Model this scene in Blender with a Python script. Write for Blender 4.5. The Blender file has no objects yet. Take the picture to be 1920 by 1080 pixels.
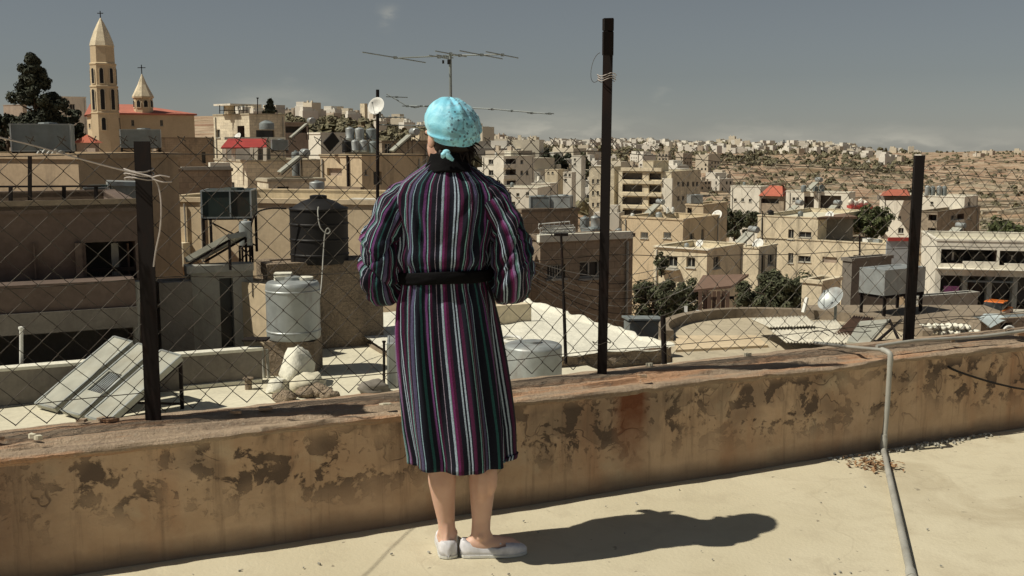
import bpy, bmesh, math, random
from mathutils import Vector, Matrix, noise
random.seed(7)
R = math.radians
scn = bpy.context.scene
COL = scn.collection
# ------------------------------------------------------------------ camera
TH = R(7.83); H = 1.53; F = 2000.0
CT, ST = math.cos(TH), math.sin(TH)
cd = bpy.data.cameras.new('camera'); cam = bpy.data.objects.new('camera', cd); COL.objects.link(cam)
cam.location = (0, 0, H); cam.rotation_euler = (R(90) - TH, 0, 0)
cd.sensor_width = 36; cd.lens = F / 1920 * 36; cd.clip_start = .05; cd.clip_end = 8000
scn.camera = cam
# ------------------------------------------------------------------ sky and sun
SUN_E = R(52.5); SX, SY = -.962, -.272
SUN = Vector((SX * math.cos(SUN_E), SY * math.cos(SUN_E), math.sin(SUN_E)))
w = bpy.data.worlds.new('World'); scn.world = w; w.use_nodes = True
nt = w.node_tree; nt.nodes.clear()
def N(nt, t, **k):
    n = nt.nodes.new(t)
    for a, b in k.items():
        if a.startswith('i_'):
            s = n.inputs[int(a[2:])] if a[2:].isdigit() else n.inputs[a[2:].replace('_', ' ')]
            if isinstance(b, bpy.types.NodeSocket): nt.links.new(b, s)
            else: s.default_value = b
        else: setattr(n, a, b)
    return n
sky = N(nt, 'ShaderNodeTexSky', sky_type='NISHITA', sun_disc=False, sun_elevation=SUN_E,
        sun_rotation=math.atan2(SX, SY), altitude=700, air_density=1.0, dust_density=.2, ozone_density=1.3)
hsv = N(nt, 'ShaderNodeHueSaturation', i_Saturation=.40, i_Value=.73, i_Color=sky.outputs[0])
# a few thin cumulus puffs near the horizon, by direction
tc = N(nt, 'ShaderNodeTexCoord')
mp = N(nt, 'ShaderNodeMapping', i_Vector=tc.outputs['Generated']); mp.inputs['Scale'].default_value = (9, 9, 26)
nz = N(nt, 'ShaderNodeTexNoise', i_Vector=mp.outputs[0]); nz.inputs['Scale'].default_value = 2.6; nz.inputs['Detail'].default_value = 7
cr = N(nt, 'ShaderNodeMapRange', i_Value=nz.outputs[0]); cr.inputs[1].default_value = .47; cr.inputs[2].default_value = .60
sx = N(nt, 'ShaderNodeSeparateXYZ', i_Vector=tc.outputs['Generated'])
lo = N(nt, 'ShaderNodeMapRange', i_Value=sx.outputs[2]); lo.inputs[1].default_value = .06; lo.inputs[2].default_value = .012
def mth(op, a, b_=0, c=None):
    n = N(nt, 'ShaderNodeMath', operation=op, i_0=a, i_1=b_)
    return n.outputs[0]
az = mth('DIVIDE', sx.outputs[0], mth('MAXIMUM', sx.outputs[1], .05)); el = mth('DIVIDE', sx.outputs[2], mth('MAXIMUM', sx.outputs[1], .05))
wob = mth('MULTIPLY', mth('SUBTRACT', nz.outputs[0], .5), .05); tot = None
for px_, py_, w_, h_, k_ in ((520, 188, 75, 20, .8), (1030, 246, 150, 34, .95), (1440, 260, 130, 20, 1.0), (1690, 258, 90, 18, .9), (732, 26, 16, 14, .5), (1241, 180, 14, 10, .35), (700, 262, 200, 22, .5), (1860, 268, 160, 16, .5)):
    dx_ = mth('DIVIDE', mth('SUBTRACT', az, (px_ - 960) / 2019), w_ / 2019); dy_ = mth('DIVIDE', mth('SUBTRACT', mth('ADD', el, wob), (265 - py_) / 2019), h_ / 2019)
    g = mth('MULTIPLY', mth('EXPONENT', mth('MULTIPLY', mth('ADD', mth('MULTIPLY', dx_, dx_), mth('MULTIPLY', dy_, dy_)), -1.0)), k_)
    tot = g if tot is None else mth('MAXIMUM', tot, g)
tot = mth('MULTIPLY', tot, mth('GREATER_THAN', sx.outputs[1], .1))
cm2 = N(nt, 'ShaderNodeMath', operation='MULTIPLY', i_0=mth('MULTIPLY', tot, mth('ADD', mth('MULTIPLY', cr.outputs[0], .65), .35)), i_1=.62)
mixc = N(nt, 'ShaderNodeMix', data_type='RGBA', i_0=cm2.outputs[0]); nt.links.new(hsv.outputs[0], mixc.inputs[6]); mixc.inputs[7].default_value = (11.5, 10.6, 8.8, 1)
tint = N(nt, 'ShaderNodeMix', data_type='RGBA', blend_type='MULTIPLY'); tint.inputs[0].default_value = 1
nt.links.new(mixc.outputs[2], tint.inputs[6]); tint.inputs[7].default_value = (.97, 1.0, 1.0, 1)
bg = N(nt, 'ShaderNodeBackground', i_Color=tint.outputs[2], i_Strength=.05)
N(nt, 'ShaderNodeOutputWorld', i_Surface=bg.outputs[0])
ld = bpy.data.lights.new('sun', 'SUN'); ld.energy = 4.5; ld.angle = R(.53); ld.color = (1, .937, .795)
lo_ = bpy.data.objects.new('sun', ld); COL.objects.link(lo_); lo_.rotation_euler = SUN.to_track_quat('Z', 'Y').to_euler()
vs = scn.view_settings; vs.view_transform = 'Standard'; vs.look = 'None'; vs.gamma = 1; vs.exposure = 0; vs.use_curve_mapping = False
try:
    scn.cycles.max_bounces = 6; scn.cycles.diffuse_bounces = 3; scn.cycles.glossy_bounces = 2; scn.cycles.transparent_max_bounces = 4
    scn.cycles.use_denoising = True; scn.cycles.use_adaptive_sampling = True; scn.cycles.adaptive_threshold = .02
except Exception: pass
# ------------------------------------------------------------------ geometry helpers
V = Vector
def ray(px, py):
    r = (px - 960) / F; u = (540 - py) / F
    return V((r, CT + u * ST, -ST + u * CT))
def at(px, py, Y):
    d = ray(px, py); return V((0, 0, H)) + d * (Y / d.y)
def onz(px, py, z):
    d = ray(px, py); return V((0, 0, H)) + d * ((z - H) / d.z)
def onplane(px, py, O, n):
    d = ray(px, py); c = V((0, 0, H)); return c + d * ((O - c).dot(n) / d.dot(n))
def dep(P): return P.y * CT - (P.z - H) * ST
def proj(P):
    d = dep(P); return 960 + F * P.x / d, 540 - F * (P.y * ST + (P.z - H) * CT) / d
def mpp(P): return dep(P) / F          # metres per pixel there
class MB:
    def __init__(s): s.v = []; s.f = []; s.uv = {}; s.mi = {}; s.cur = 0
    def add(s, vs, fs, uvs=None):
        o = len(s.v); s.v += [tuple(p) for p in vs]
        for k, f in enumerate(fs):
            s.f.append([o + i for i in f])
            if uvs: s.uv[len(s.f) - 1] = uvs[k]
            if s.cur: s.mi[len(s.f) - 1] = s.cur
        return s
    def box(s, c, size, rz=0, rx=0, ry=0, M=None):
        hx, hy, hz = size[0] / 2, size[1] / 2, size[2] / 2
        if M is None: M = Matrix.Translation(V(c)) @ Matrix.Rotation(rz, 4, 'Z') @ Matrix.Rotation(ry, 4, 'Y') @ Matrix.Rotation(rx, 4, 'X')
        vs = [M @ V((x * hx, y * hy, z * hz)) for x in (-1, 1) for y in (-1, 1) for z in (-1, 1)]
        return s.add(vs, [(0, 1, 3, 2), (4, 6, 7, 5), (0, 4, 5, 1), (2, 3, 7, 6), (0, 2, 6, 4), (1, 5, 7, 3)])
    def hexa(s, b4, t4):
        return s.add(list(b4) + list(t4), [(3, 2, 1, 0), (4, 5, 6, 7), (0, 1, 5, 4), (1, 2, 6, 5), (2, 3, 7, 6), (3, 0, 4, 7)])
    def prism(s, poly, ax):
        n = len(poly); a = [V(p) for p in poly]; b = [p + V(ax) for p in a]
        return s.add(a + b, [tuple(range(n))[::-1], tuple(range(n, 2 * n))] + [(i, (i + 1) % n, n + (i + 1) % n, n + i) for i in range(n)])
    def bar(s, p, q, wx, wy, up=(0, 0, 1)):
        p, q = V(p), V(q); d = (q - p).normalized(); u = V(up)
        if abs(d.dot(u)) > .98: u = V((0, 1, 0))
        x = d.cross(u).normalized(); y = x.cross(d)
        c = [(-1, -1), (1, -1), (1, 1), (-1, 1)]
        return s.hexa([p + x * a * wx / 2 + y * b * wy / 2 for a, b in c], [q + x * a * wx / 2 + y * b * wy / 2 for a, b in c])
    def tube(s, pts, r, n=6, caps=True):
        pts = [V(p) for p in pts]; m = len(pts); rr = r if isinstance(r, (list, tuple)) else [r] * m
        o = len(s.v); x = None
        for i, p in enumerate(pts):
            d = (pts[min(i + 1, m - 1)] - pts[max(i - 1, 0)]).normalized()
            if x is None: x = d.cross(V((0, 0, 1)) if abs(d.z) < .9 else V((1, 0, 0))).normalized()
            else: x = (x - d * x.dot(d)).normalized()
            y = d.cross(x)
            s.v += [tuple(p + (x * math.cos(2 * math.pi * k / n) + y * math.sin(2 * math.pi * k / n)) * rr[i]) for k in range(n)]
        for i in range(m - 1):
            for k in range(n): s.f.append([o + i * n + k, o + i * n + (k + 1) % n, o + (i + 1) * n + (k + 1) % n, o + (i + 1) * n + k])
        if caps: s.f.append([o + k for k in range(n)][::-1]); s.f.append([o + (m - 1) * n + k for k in range(n)])
        return s
    def lathe(s, c, prof, n=20, ax=None):
        c = V(c); o = len(s.v); m = len(prof); M = (V(ax).to_track_quat('Z', 'Y').to_matrix() if ax else Matrix.Identity(3))
        for r, z in prof:
            s.v += [tuple(c + M @ V((r * math.cos(2 * math.pi * k / n), r * math.sin(2 * math.pi * k / n), z))) for k in range(n)]
        for i in range(m - 1):
            for k in range(n): s.f.append([o + i * n + k, o + i * n + (k + 1) % n, o + (i + 1) * n + (k + 1) % n, o + (i + 1) * n + k])
        s.f.append([o + k for k in range(n)][::-1]); s.f.append([o + (m - 1) * n + k for k in range(n)])
        return s
    def grid(s, fn, nu, nv, uvf=None, closed=False):
        o = len(s.v)
        for i in range(nu + (0 if closed else 1)):
            for j in range(nv + 1): s.v.append(tuple(fn(i / nu, j / nv)))
        for i in range(nu):
            i2 = (i + 1) % nu if closed else i + 1
            for j in range(nv):
                s.f.append([o + i * (nv + 1) + j, o + i2 * (nv + 1) + j, o + i2 * (nv + 1) + j + 1, o + i * (nv + 1) + j + 1])
                if uvf: s.uv[len(s.f) - 1] = [uvf(i / nu, j / nv), uvf((i + 1) / nu, j / nv), uvf((i + 1) / nu, (j + 1) / nv), uvf(i / nu, (j + 1) / nv)]
        return s
    def mesh(s, name, mats, smooth=None):
        me = bpy.data.meshes.new(name); me.from_pydata(s.v, [], s.f)
        for m in (mats if isinstance(mats, (list, tuple)) else [mats]): me.materials.append(m)
        if s.uv:
            ul = me.uv_layers.new(name='UVMap'); flat = []
            for i, f in enumerate(s.f):
                u = s.uv.get(i)
                for k in range(len(f)): flat += (u[k] if u else (0, 0))
            ul.data.foreach_set('uv', flat)
        for i, k in s.mi.items(): me.polygons[i].material_index = k
        if smooth is not None:
            me.polygons.foreach_set('use_smooth', [True] * len(me.polygons))
            me.set_sharp_from_angle(angle=R(smooth))
        me.update(); return me
    def obj(s, name, mats, parent=None, smooth=None, **t):
        return mkobj(name, s.mesh(name, mats, smooth), parent, **t)
def tag(o, label=None, cat=None, group=None, kind=None):
    if label: o['label'] = label
    if cat: o['category'] = cat
    if group: o['group'] = group
    if kind: o['kind'] = kind
    return o
def mkobj(name, me, parent=None, **t):
    o = bpy.data.objects.new(name, me); COL.objects.link(o)
    if parent is not None:
        o.parent = parent; o.matrix_parent_inverse = Matrix.Translation(-V(parent.location))
    return tag(o, **t)
def thing(name, label, cat, loc, group=None):
    o = bpy.data.objects.new(name, None); COL.objects.link(o); o.location = loc; o.empty_display_size = .2
    return tag(o, label, cat, group)
def fn3(p, s=1.0, seed=0): return noise.noise(V(p) * s + V((seed * 7.3, seed * 3.1, -seed * 5.7)))
# ------------------------------------------------------------------ materials
def newmat(name):
    m = bpy.data.materials.new(name); m.use_nodes = True; t = m.node_tree; t.nodes.clear()
    b = N(t, 'ShaderNodeBsdfPrincipled'); N(t, 'ShaderNodeOutputMaterial', i_Surface=b.outputs[0])
    return m, t, b
def pos(t): return N(t, 'ShaderNodeNewGeometry').outputs['Position']
def nzn(t, vec, scale, detail=5, rough=.6, dist=0, sc=None):
    if sc:
        mpn = N(t, 'ShaderNodeMapping', i_Vector=vec); mpn.inputs['Scale'].default_value = sc; vec = mpn.outputs[0]
    n = N(t, 'ShaderNodeTexNoise', i_Vector=vec); n.inputs['Scale'].default_value = scale; n.inputs['Detail'].default_value = detail
    n.inputs['Roughness'].default_value = rough; n.inputs['Distortion'].default_value = dist
    return n.outputs[0]
def rng(t, v, a, b, c=0, d=1):
    n = N(t, 'ShaderNodeMapRange', i_Value=v); n.inputs[1].default_value = a; n.inputs[2].default_value = b; n.inputs[3].default_value = c; n.inputs[4].default_value = d
    return n.outputs[0]
def mul(t, a, b, op='MULTIPLY'): return N(t, 'ShaderNodeMath', operation=op, i_0=a, i_1=b).outputs[0]
def mixc_(t, fac, a, b, bt='MIX'):
    n = N(t, 'ShaderNodeMix', data_type='RGBA', blend_type=bt, i_0=fac)
    for k, x in ((6, a), (7, b)):
        if isinstance(x, bpy.types.NodeSocket): t.links.new(x, n.inputs[k])
        else: n.inputs[k].default_value = tuple(x) + ((1,) if len(x) == 3 else ())
    return n.outputs[2]
def bump(t, b, h, strength, dist=.02):
    n = N(t, 'ShaderNodeBump', i_Height=h); n.inputs['Strength'].default_value = strength; n.inputs['Distance'].default_value = dist
    t.links.new(n.outputs[0], b.inputs['Normal'])
def plaster(name, col, sc=1.0, var=.28, streak=.36, rough=.93, bmp=.35, dirt=(.10, .085, .07), bd=.02, brick=None):
    m, t, b = newmat(name); p = pos(t)
    c2 = tuple(min(1, x * (1 + var)) for x in col); c1 = tuple(x * (1 - var) for x in col)
    base = mixc_(t, rng(t, nzn(t, p, 1.1 * sc, 6), .3, .7), c1, c2)
    fine = nzn(t, p, 14 * sc, 4)
    base = mixc_(t, .35, base, mixc_(t, rng(t, fine, .35, .65), c1, c2))
    st = rng(t, nzn(t, p, 1.3 * sc, 5, .65, 0, (2.2, 2.2, .35)), .52, .78)
    base = mixc_(t, mul(t, st, streak * 1.6), base, dirt)
    if brick:
        uv = N(t, 'ShaderNodeUVMap').outputs[0]
        bk = N(t, 'ShaderNodeTexBrick', i_Vector=uv); bk.inputs['Scale'].default_value = 1
        bk.inputs['Brick Width'].default_value = brick[0]; bk.inputs['Row Height'].default_value = brick[1]; bk.inputs['Mortar Size'].default_value = .012
        bk.inputs['Color1'].default_value = (1.12, 1.1, 1.05, 1); bk.inputs['Color2'].default_value = (.82, .8, .78, 1); bk.inputs['Mortar'].default_value = (.6, .58, .55, 1)
        base = mixc_(t, .8, base, bk.outputs[0], 'MULTIPLY')
    t.links.new(base, b.inputs['Base Color']); b.inputs['Roughness'].default_value = rough; b.inputs['Specular IOR Level'].default_value = .2
    h = mul(t, fine, nzn(t, p, 3 * sc, 5), 'ADD')
    bump(t, b, h, bmp, bd); return m
def metal(name, col, rough=.5, met=.0, rust=0, sc=6, rcol=(.12, .045, .02)):
    m, t, b = newmat(name); p = pos(t)
    n1 = nzn(t, p, sc, 6)
    base = mixc_(t, rng(t, n1, .3, .7), tuple(x * .8 for x in col), tuple(min(1, x * 1.15) for x in col))
    base = mixc_(t, mul(t, rng(t, nzn(t, p, sc * .7, 6, .7, 0, (1.5, 1.5, .5)), .5, .66), rust), base, rcol)
    t.links.new(base, b.inputs['Base Color']); t.links.new(rng(t, n1, .2, .8, rough - .12, rough + .15), b.inputs['Roughness'])
    b.inputs['Specular IOR Level'].default_value = .18 if max(col) < .1 else .4
    b.inputs['Metallic'].default_value = met; bump(t, b, n1, .12, .01); return m
def glass(name='dark_window'):
    m, t, b = newmat(name); p = pos(t)
    t.links.new(mixc_(t, rng(t, nzn(t, p, .9, 3), .4, .6), (.012, .013, .014), (.04, .042, .042)), b.inputs['Base Color'])
    b.inputs['Roughness'].default_value = .25; b.inputs['Specular IOR Level'].default_value = .3; return m
M = {}
M['glass'] = glass()
M['cream'] = plaster('cream_render', (.66, .575, .42), .5)
M['cream2'] = plaster('pale_limestone', (.66, .60, .47), .5, brick=(.6, .28))
M['white'] = plaster('whitewash', (.74, .70, .60), .5, .15, .28)
M['ochre'] = plaster('ochre_render', (.42, .32, .215), .6, .2, .3)
M['ochre2'] = plaster('tan_render', (.58, .47, .32), .5, .18, .3)
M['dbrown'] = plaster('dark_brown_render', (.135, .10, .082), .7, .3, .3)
M['brown'] = plaster('brown_stone', (.33, .265, .20), .6, .3, .35, brick=(.45, .24))
M['stone'] = plaster('grey_brown_masonry', (.36, .30, .23), .8, .3, .3, brick=(.5, .26))
M['pink'] = plaster('pinkish_render', (.36, .29, .235), .5, .2, .3)
M['roofc'] = plaster('roof_screed', (.62, .58, .45), .8, .18, .12)
M['roofw'] = plaster('white_roof_coating', (.70, .68, .58), .9, .14, .1, bmp=.6, bd=.04)
M['screed2'] = plaster('worn_cream_screed', (.45, .39, .285), 1.2, .2, .25)
M['sheet'] = metal('weathered_corrugated_iron', (.56, .53, .44), .6, .05, .25, 4, (.26, .2, .14))
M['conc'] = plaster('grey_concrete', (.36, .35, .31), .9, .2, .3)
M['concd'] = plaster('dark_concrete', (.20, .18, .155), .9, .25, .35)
M['rubble'] = plaster('rough_rubble_render', (.30, .235, .17), 1.6, .4, .4, bmp=1, bd=.08)
M['redroof'] = plaster('red_roof_tiles', (.42, .13, .085), 1, .2, .2)
M['galv'] = metal('galvanised_steel', (.36, .385, .38), .45, .35, .3, 3)
M['galvd'] = metal('weathered_tank_steel', (.22, .25, .25), .55, .15, .2, 3)
M['blackp'] = metal('black_polyethylene', (.018, .017, .017), .5, 0, .0, 2)
M['dgreen'] = metal('dark_green_tank_paint', (.045, .06, .052), .55, 0, .3, 2)
M['iron'] = metal('rusty_dark_iron', (.012, .009, .0085), .8, .0, .4, 9, (.032, .014, .010))
M['wire'] = metal('galvanised_wire', (.075, .066, .055), .65, .1, .5, 25, (.06, .03, .018))
M['wire2'] = metal('bright_galvanised_wire', (.115, .103, .085), .6, .2, .3, 25, (.1, .06, .035))
M['pvc'] = metal('grey_pvc', (.35, .345, .31), .5, 0, .2, 8, (.2, .17, .12))
M['cable'] = metal('black_cable', (.02, .018, .017), .6)
M['cablew'] = metal('pale_cord', (.50, .45, .42), .7)
M['whitep'] = metal('white_enamel', (.68, .68, .64), .5, 0, .15, 3)
M['collector'] = metal('collector_cover', (.37, .37, .315), .45, 0, .25, 2, (.25, .2, .12))
M['redp'] = metal('red_paint', (.42, .06, .05), .5, 0, .1, 2)
M['orangep'] = metal('orange_car_paint', (.62, .16, .03), .3, 0, 0, 2)
M['tarp'] = metal('pale_blue_tarp', (.55, .62, .62), .6, 0, 0, 2)
M['wood'] = metal('weathered_brown_wood', (.19, .12, .085), .8, 0, .2, 5)
M['rubber'] = metal('black_rubber', (.02, .02, .02), .8)
M['poster'] = metal('magenta_poster', (.55, .16, .42), .6, 0, .3, 3, (.75, .7, .72))
M['sign'] = metal('faded_grey_sign', (.38, .40, .41), .6, 0, .45, 2.5, (.2, .22, .25))
def leafmat(name, c):
    m, t, b = newmat(name); p = pos(t)
    t.links.new(mixc_(t, rng(t, nzn(t, p, 1.2, 3), .35, .65), tuple(x * .55 for x in c), tuple(x * 1.5 for x in c)), b.inputs['Base Color'])
    b.inputs['Roughness'].default_value = .75; b.inputs['Specular IOR Level'].default_value = .25; return m
M['leaf'] = leafmat('olive_foliage', (.085, .092, .052))
M['leafd'] = leafmat('dark_conifer_foliage', (.046, .052, .034))
M['leafg'] = leafmat('green_foliage', (.10, .115, .05))
M['scrub'] = leafmat('hill_scrub', (.155, .14, .085))
M['bark'] = plaster('bark', (.12, .09, .065), 4, .3, .2)
# ------------------------------------------------------------------ our roof terrace: floor, parapet, fence, pipe
D = V((.909, .418, 0)).normalized(); NN = V((-.418, .909, 0)).normalized()
TF, TB, TP, ZW = 3.93, 4.27, 4.15, .475
def W(s, t, z): return D * s + NN * t + V((0, 0, z))
def wst(px, py, t): 
    p = onplane(px, py, NN * t, NN); return p.dot(D), p.z
# floor material
m, t, b = newmat('cream_roof_screed'); p = pos(t)
n1 = nzn(t, p, .9, 6, .6); n2 = nzn(t, p, 5, 6, .7, .4); n3 = nzn(t, p, 60, 3)
c = mixc_(t, rng(t, n1, .35, .65), (.50, .445, .315), (.575, .52, .385))
c = mixc_(t, mul(t, rng(t, n2, .50, .70), .5), c, (.41, .355, .255))
sxp = N(t, 'ShaderNodeSeparateXYZ', i_Vector=p)
right = rng(t, sxp.outputs[0], .9, 2.2)
c = mixc_(t, mul(t, mul(t, rng(t, nzn(t, p, 1.7, 5, .6, .8), .50, .62), right), .55), c, (.35, .29, .19))
c = mixc_(t, mul(t, rng(t, nzn(t, p, 22, 2), .70, .74), .7), c, (.20, .17, .13))
vo = N(t, 'ShaderNodeTexVoronoi', feature='DISTANCE_TO_EDGE'); vo.inputs['Scale'].default_value = .55
wv = N(t, 'ShaderNodeVectorMath', operation='ADD', i_0=p); nn_ = N(t, 'ShaderNodeTexNoise', i_Vector=p); nn_.inputs['Scale'].default_value = 2.5
sc_ = N(t, 'ShaderNodeVectorMath', operation='SCALE', i_0=nn_.outputs[1]); sc_.inputs[3].default_value = .5; t.links.new(sc_.outputs[0], wv.inputs[1]); t.links.new(wv.outputs[0], vo.inputs['Vector'])
crk = rng(t, vo.outputs[0], .0, .006, 1, 0)
c = mixc_(t, mul(t, crk, .12), c, (.25, .2, .14))
t.links.new(c, b.inputs['Base Color']); b.inputs['Roughness'].default_value = .9; b.inputs['Specular IOR Level'].default_value = .25
bump(t, b, mul(t, mul(t, n2, n3, 'ADD'), mul(t, crk, .2), 'SUBTRACT'), .22, .01)
M['floor'] = m
mb = MB()
mb.grid(lambda u, v: (lambda s, tt: W(s, tt, .006 * fn3((s, tt, 0), 1.3) + .02 * max(0, (tt - 3.80) / .13) ** 2 * (tt < 3.94)))(-5 + u * 15, -4 + v * 7.95), 120, 100)
mb.obj('roof_terrace_floor', M['floor'], smooth=60, kind='structure')
# parapet materials
def wallmat():
    m, t, b = newmat('stained_ochre_plaster'); p = pos(t)
    dt = N(t, 'ShaderNodeVectorMath', operation='DOT_PRODUCT', i_0=p); dt.inputs[1].default_value = D
    s = dt.outputs['Value']; z = N(t, 'ShaderNodeSeparateXYZ', i_Vector=p).outputs[2]
    cv = N(t, 'ShaderNodeCombineXYZ', i_0=s, i_1=z).outputs[0]
    base = mixc_(t, rng(t, nzn(t, cv, 2.2, 6, .65), .34, .66), (.46, .315, .20), (.61, .45, .305))
    base = mixc_(t, mul(t, rng(t, nzn(t, cv, 1.5, 5, .6, 0, (2.6, .5, 1)), .52, .70), .55), base, (.42, .21, .11))   # rusty runs
    base = mixc_(t, mul(t, rng(t, nzn(t, cv, 3.6, 5), .56, .72), .5), base, (.60, .52, .37))
    # peeling dark patches, thickest in the middle band
    band = mul(t, rng(t, z, .10, .24), rng(t, z, .47, .40))
    big = rng(t, nzn(t, cv, 1.6, 3), .36, .52)
    pn = nzn(t, cv, 8.5, 9, .66, .3)
    sm = nzn(t, cv, 4.2, 3, .5, .5)
    ring = N(t, 'ShaderNodeMath', operation='PINGPONG', i_0=mul(t, sm, 14.0), i_1=1.0).outputs[0]
    line = mul(t, rng(t, ring, .16, .04), mul(t, rng(t, sm, .46, .52), rng(t, nzn(t, cv, 3, 3), .44, .54)))
    speck = mul(t, rng(t, nzn(t, cv, 26, 5, .6, .5), .60, .66), rng(t, nzn(t, cv, 2.4, 3), .42, .58))
    flake = mul(t, mul(t, rng(t, pn, .52, .555), big), mul(t, speck, .8), 'MAXIMUM')
    soft = mul(t, mul(t, rng(t, sm, .50, .62), big), .5)
    patch = mul(t, mul(t, N(t, 'ShaderNodeMath', operation='MAXIMUM', i_0=flake, i_1=soft).outputs[0], mul(t, line, .8), 'MAXIMUM'), band)
    base = mixc_(t, mul(t, patch, .88), base, (.085, .064, .052))
    drip = mul(t, rng(t, z, .36, .46), rng(t, nzn(t, cv, 7, 5, .6, .6, (1, .45, 1)), .54, .66))
    base = mixc_(t, mul(t, drip, .8), base, (.065, .045, .035))
    vs_ = mul(t, rng(t, nzn(t, cv, 2.0, 6, .7, .1, (7, .35, 1)), .54, .70), .6)
    base = mixc_(t, vs_, base, (.16, .11, .075))
    # one broad rust run below the tall post
    so, zo = wst(1185, 760, TF)
    rr = rng(t, mul(t, N(t, 'ShaderNodeMath', operation='ABSOLUTE', i_0=mul(t, s, so, 'SUBTRACT')).outputs[0], mul(t, nzn(t, cv, 8, 4), .05), 'ADD'), .075, .13, 1, 0)
    rr = mul(t, rr, rng(t, mul(t, z, mul(t, nzn(t, cv, 12, 3), .2), 'ADD'), .16, .46))
    base = mixc_(t, mul(t, rr, .95), base, (.19, .07, .035))
    # an old blackened corner where the plaster has gone
    s1, z1 = wst(40, 960, TF)
    gl = rng(t, mul(t, s, mul(t, nzn(t, cv, 4, 4), .35), 'ADD'), s1 + .45, s1 + .05)
    base = mixc_(t, mul(t, gl, .62), base, (.10, .062, .05))
    foot_band = rng(t, mul(t, z, mul(t, nzn(t, cv, 5, 4), .09), 'SUBTRACT'), .05, -.01)  # darker towards the foot of the wall, with an uneven edge
    base = mixc_(t, mul(t, foot_band, .6), base, (.13, .10, .075))
    t.links.new(base, b.inputs['Base Color']); b.inputs['Roughness'].default_value = .95; b.inputs['Specular IOR Level'].default_value = .15
    hh = mul(t, mul(t, patch, -.8), mul(t, nzn(t, cv, 30, 5), .5), 'ADD')
    bump(t, b, hh, .6, .012); return m
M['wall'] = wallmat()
def copmat():
    m, t, b = newmat('crumbling_coping'); p = pos(t)
    def dt(v): n = N(t, 'ShaderNodeVectorMath', operation='DOT_PRODUCT', i_0=p); n.inputs[1].default_value = v; return n.outputs['Value']
    s_, q = dt(D), dt(NN); z = N(t, 'ShaderNodeSeparateXYZ', i_Vector=p).outputs[2]
    lay = N(t, 'ShaderNodeCombineXYZ', i_0=mul(t, s_, .9), i_1=mul(t, q, 9.0), i_2=mul(t, z, 14.0)).outputs[0]
    n1 = nzn(t, lay, 1.6, 7, .68, .4); n2 = nzn(t, p, 9, 6, .7); n3 = nzn(t, p, 60, 4, .7)
    c = mixc_(t, rng(t, n1, .36, .64), (.27, .205, .15), (.43, .33, .235))
    c = mixc_(t, mul(t, rng(t, nzn(t, lay, 1.1, 5, .6), .50, .60), .75), c, (.46, .255, .145))
    c = mixc_(t, mul(t, rng(t, n2, .56, .68), .6), c, (.15, .115, .09)); c = mixc_(t, mul(t, rng(t, n3, .58, .7), .5), c, (.52, .46, .37))
    t.links.new(c, b.inputs['Base Color']); b.inputs['Roughness'].default_value = .97; b.inputs['Specular IOR Level'].default_value = .1
    bump(t, b, mul(t, mul(t, n1, 1.4), mul(t, n2, mul(t, n3, .5), 'ADD'), 'ADD'), .9, .018); return m
M['coping'] = copmat()
wall = thing('parapet_wall', 'low parapet wall of stained peeling ochre plaster edging the roof terrace', 'wall', W(2, 4.1, 0))
mb = MB()
prof = [(TF, -.02)] + [(TF, .44 * k / 10) for k in range(1, 11)] + [(TF + .02, .452), (TB - .02, .452), (TB, .44), (TB, 0), (TB, -9)]
def wf(u, v):
    k = round(v * (len(prof) - 1)); tt, z = prof[k]; s = -5 + u * 15
    if k <= 11: tt += .012 * fn3((s, z, 0), 2.2) + .006 * fn3((s, z, 3), 9)
    return W(s, tt, z)
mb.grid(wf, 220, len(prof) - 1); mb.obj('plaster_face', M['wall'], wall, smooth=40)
mb = MB(); cp = [(.0, .430), (-.010, .440), (-.012, .452), (.0, .462), (.035, .465), (.05, .458), (.085, .460), (.10, .474), (.15, .476), (.165, .484), (.24, .486), (.3, .480), (.355, .468), (.36, .43)]
def cf(u, v):
    k = round(v * (len(cp) - 1)); a, z = cp[k]; s = -5 + u * 15
    a += (.012 * fn3((s, a * 3, 1), 3.1) + .007 * fn3((s, a, 5), 12)) * (1 if k < 7 else .6)
    z += .008 * fn3((s * .8, a * 5, 2), 2.0) + .006 * fn3((s * .6, a * 26, 9), 6) + .004 * fn3((s, a * 4, 3), 15)
    if k in (1, 2): a += .02 * max(0, fn3((s, 0, 4), 2.5))
    return W(s, TF + a, z)
mb.grid(cf, 520, len(cp) - 1); mb.obj('coping', M['coping'], wall, smooth=50)
# loose flakes of render lying on the coping
for k in range(16):
    s = random.uniform(-.6, 5.2); a = random.uniform(.0, .3); q = random.uniform(.012, .04)
    mb = MB(); c0 = W(s, TF + a, .489)
    poly = [c0 + V((math.cos(x) * q * random.uniform(.6, 1.5), math.sin(x) * q * random.uniform(.4, .8), random.uniform(0, .004))) for x in [i * 1.05 for i in range(6)]]
    mb.prism(poly, (0, 0, random.uniform(.006, .016))); mb.obj('plaster_flake', M['coping' if k % 3 else 'roofc'], wall)
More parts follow.
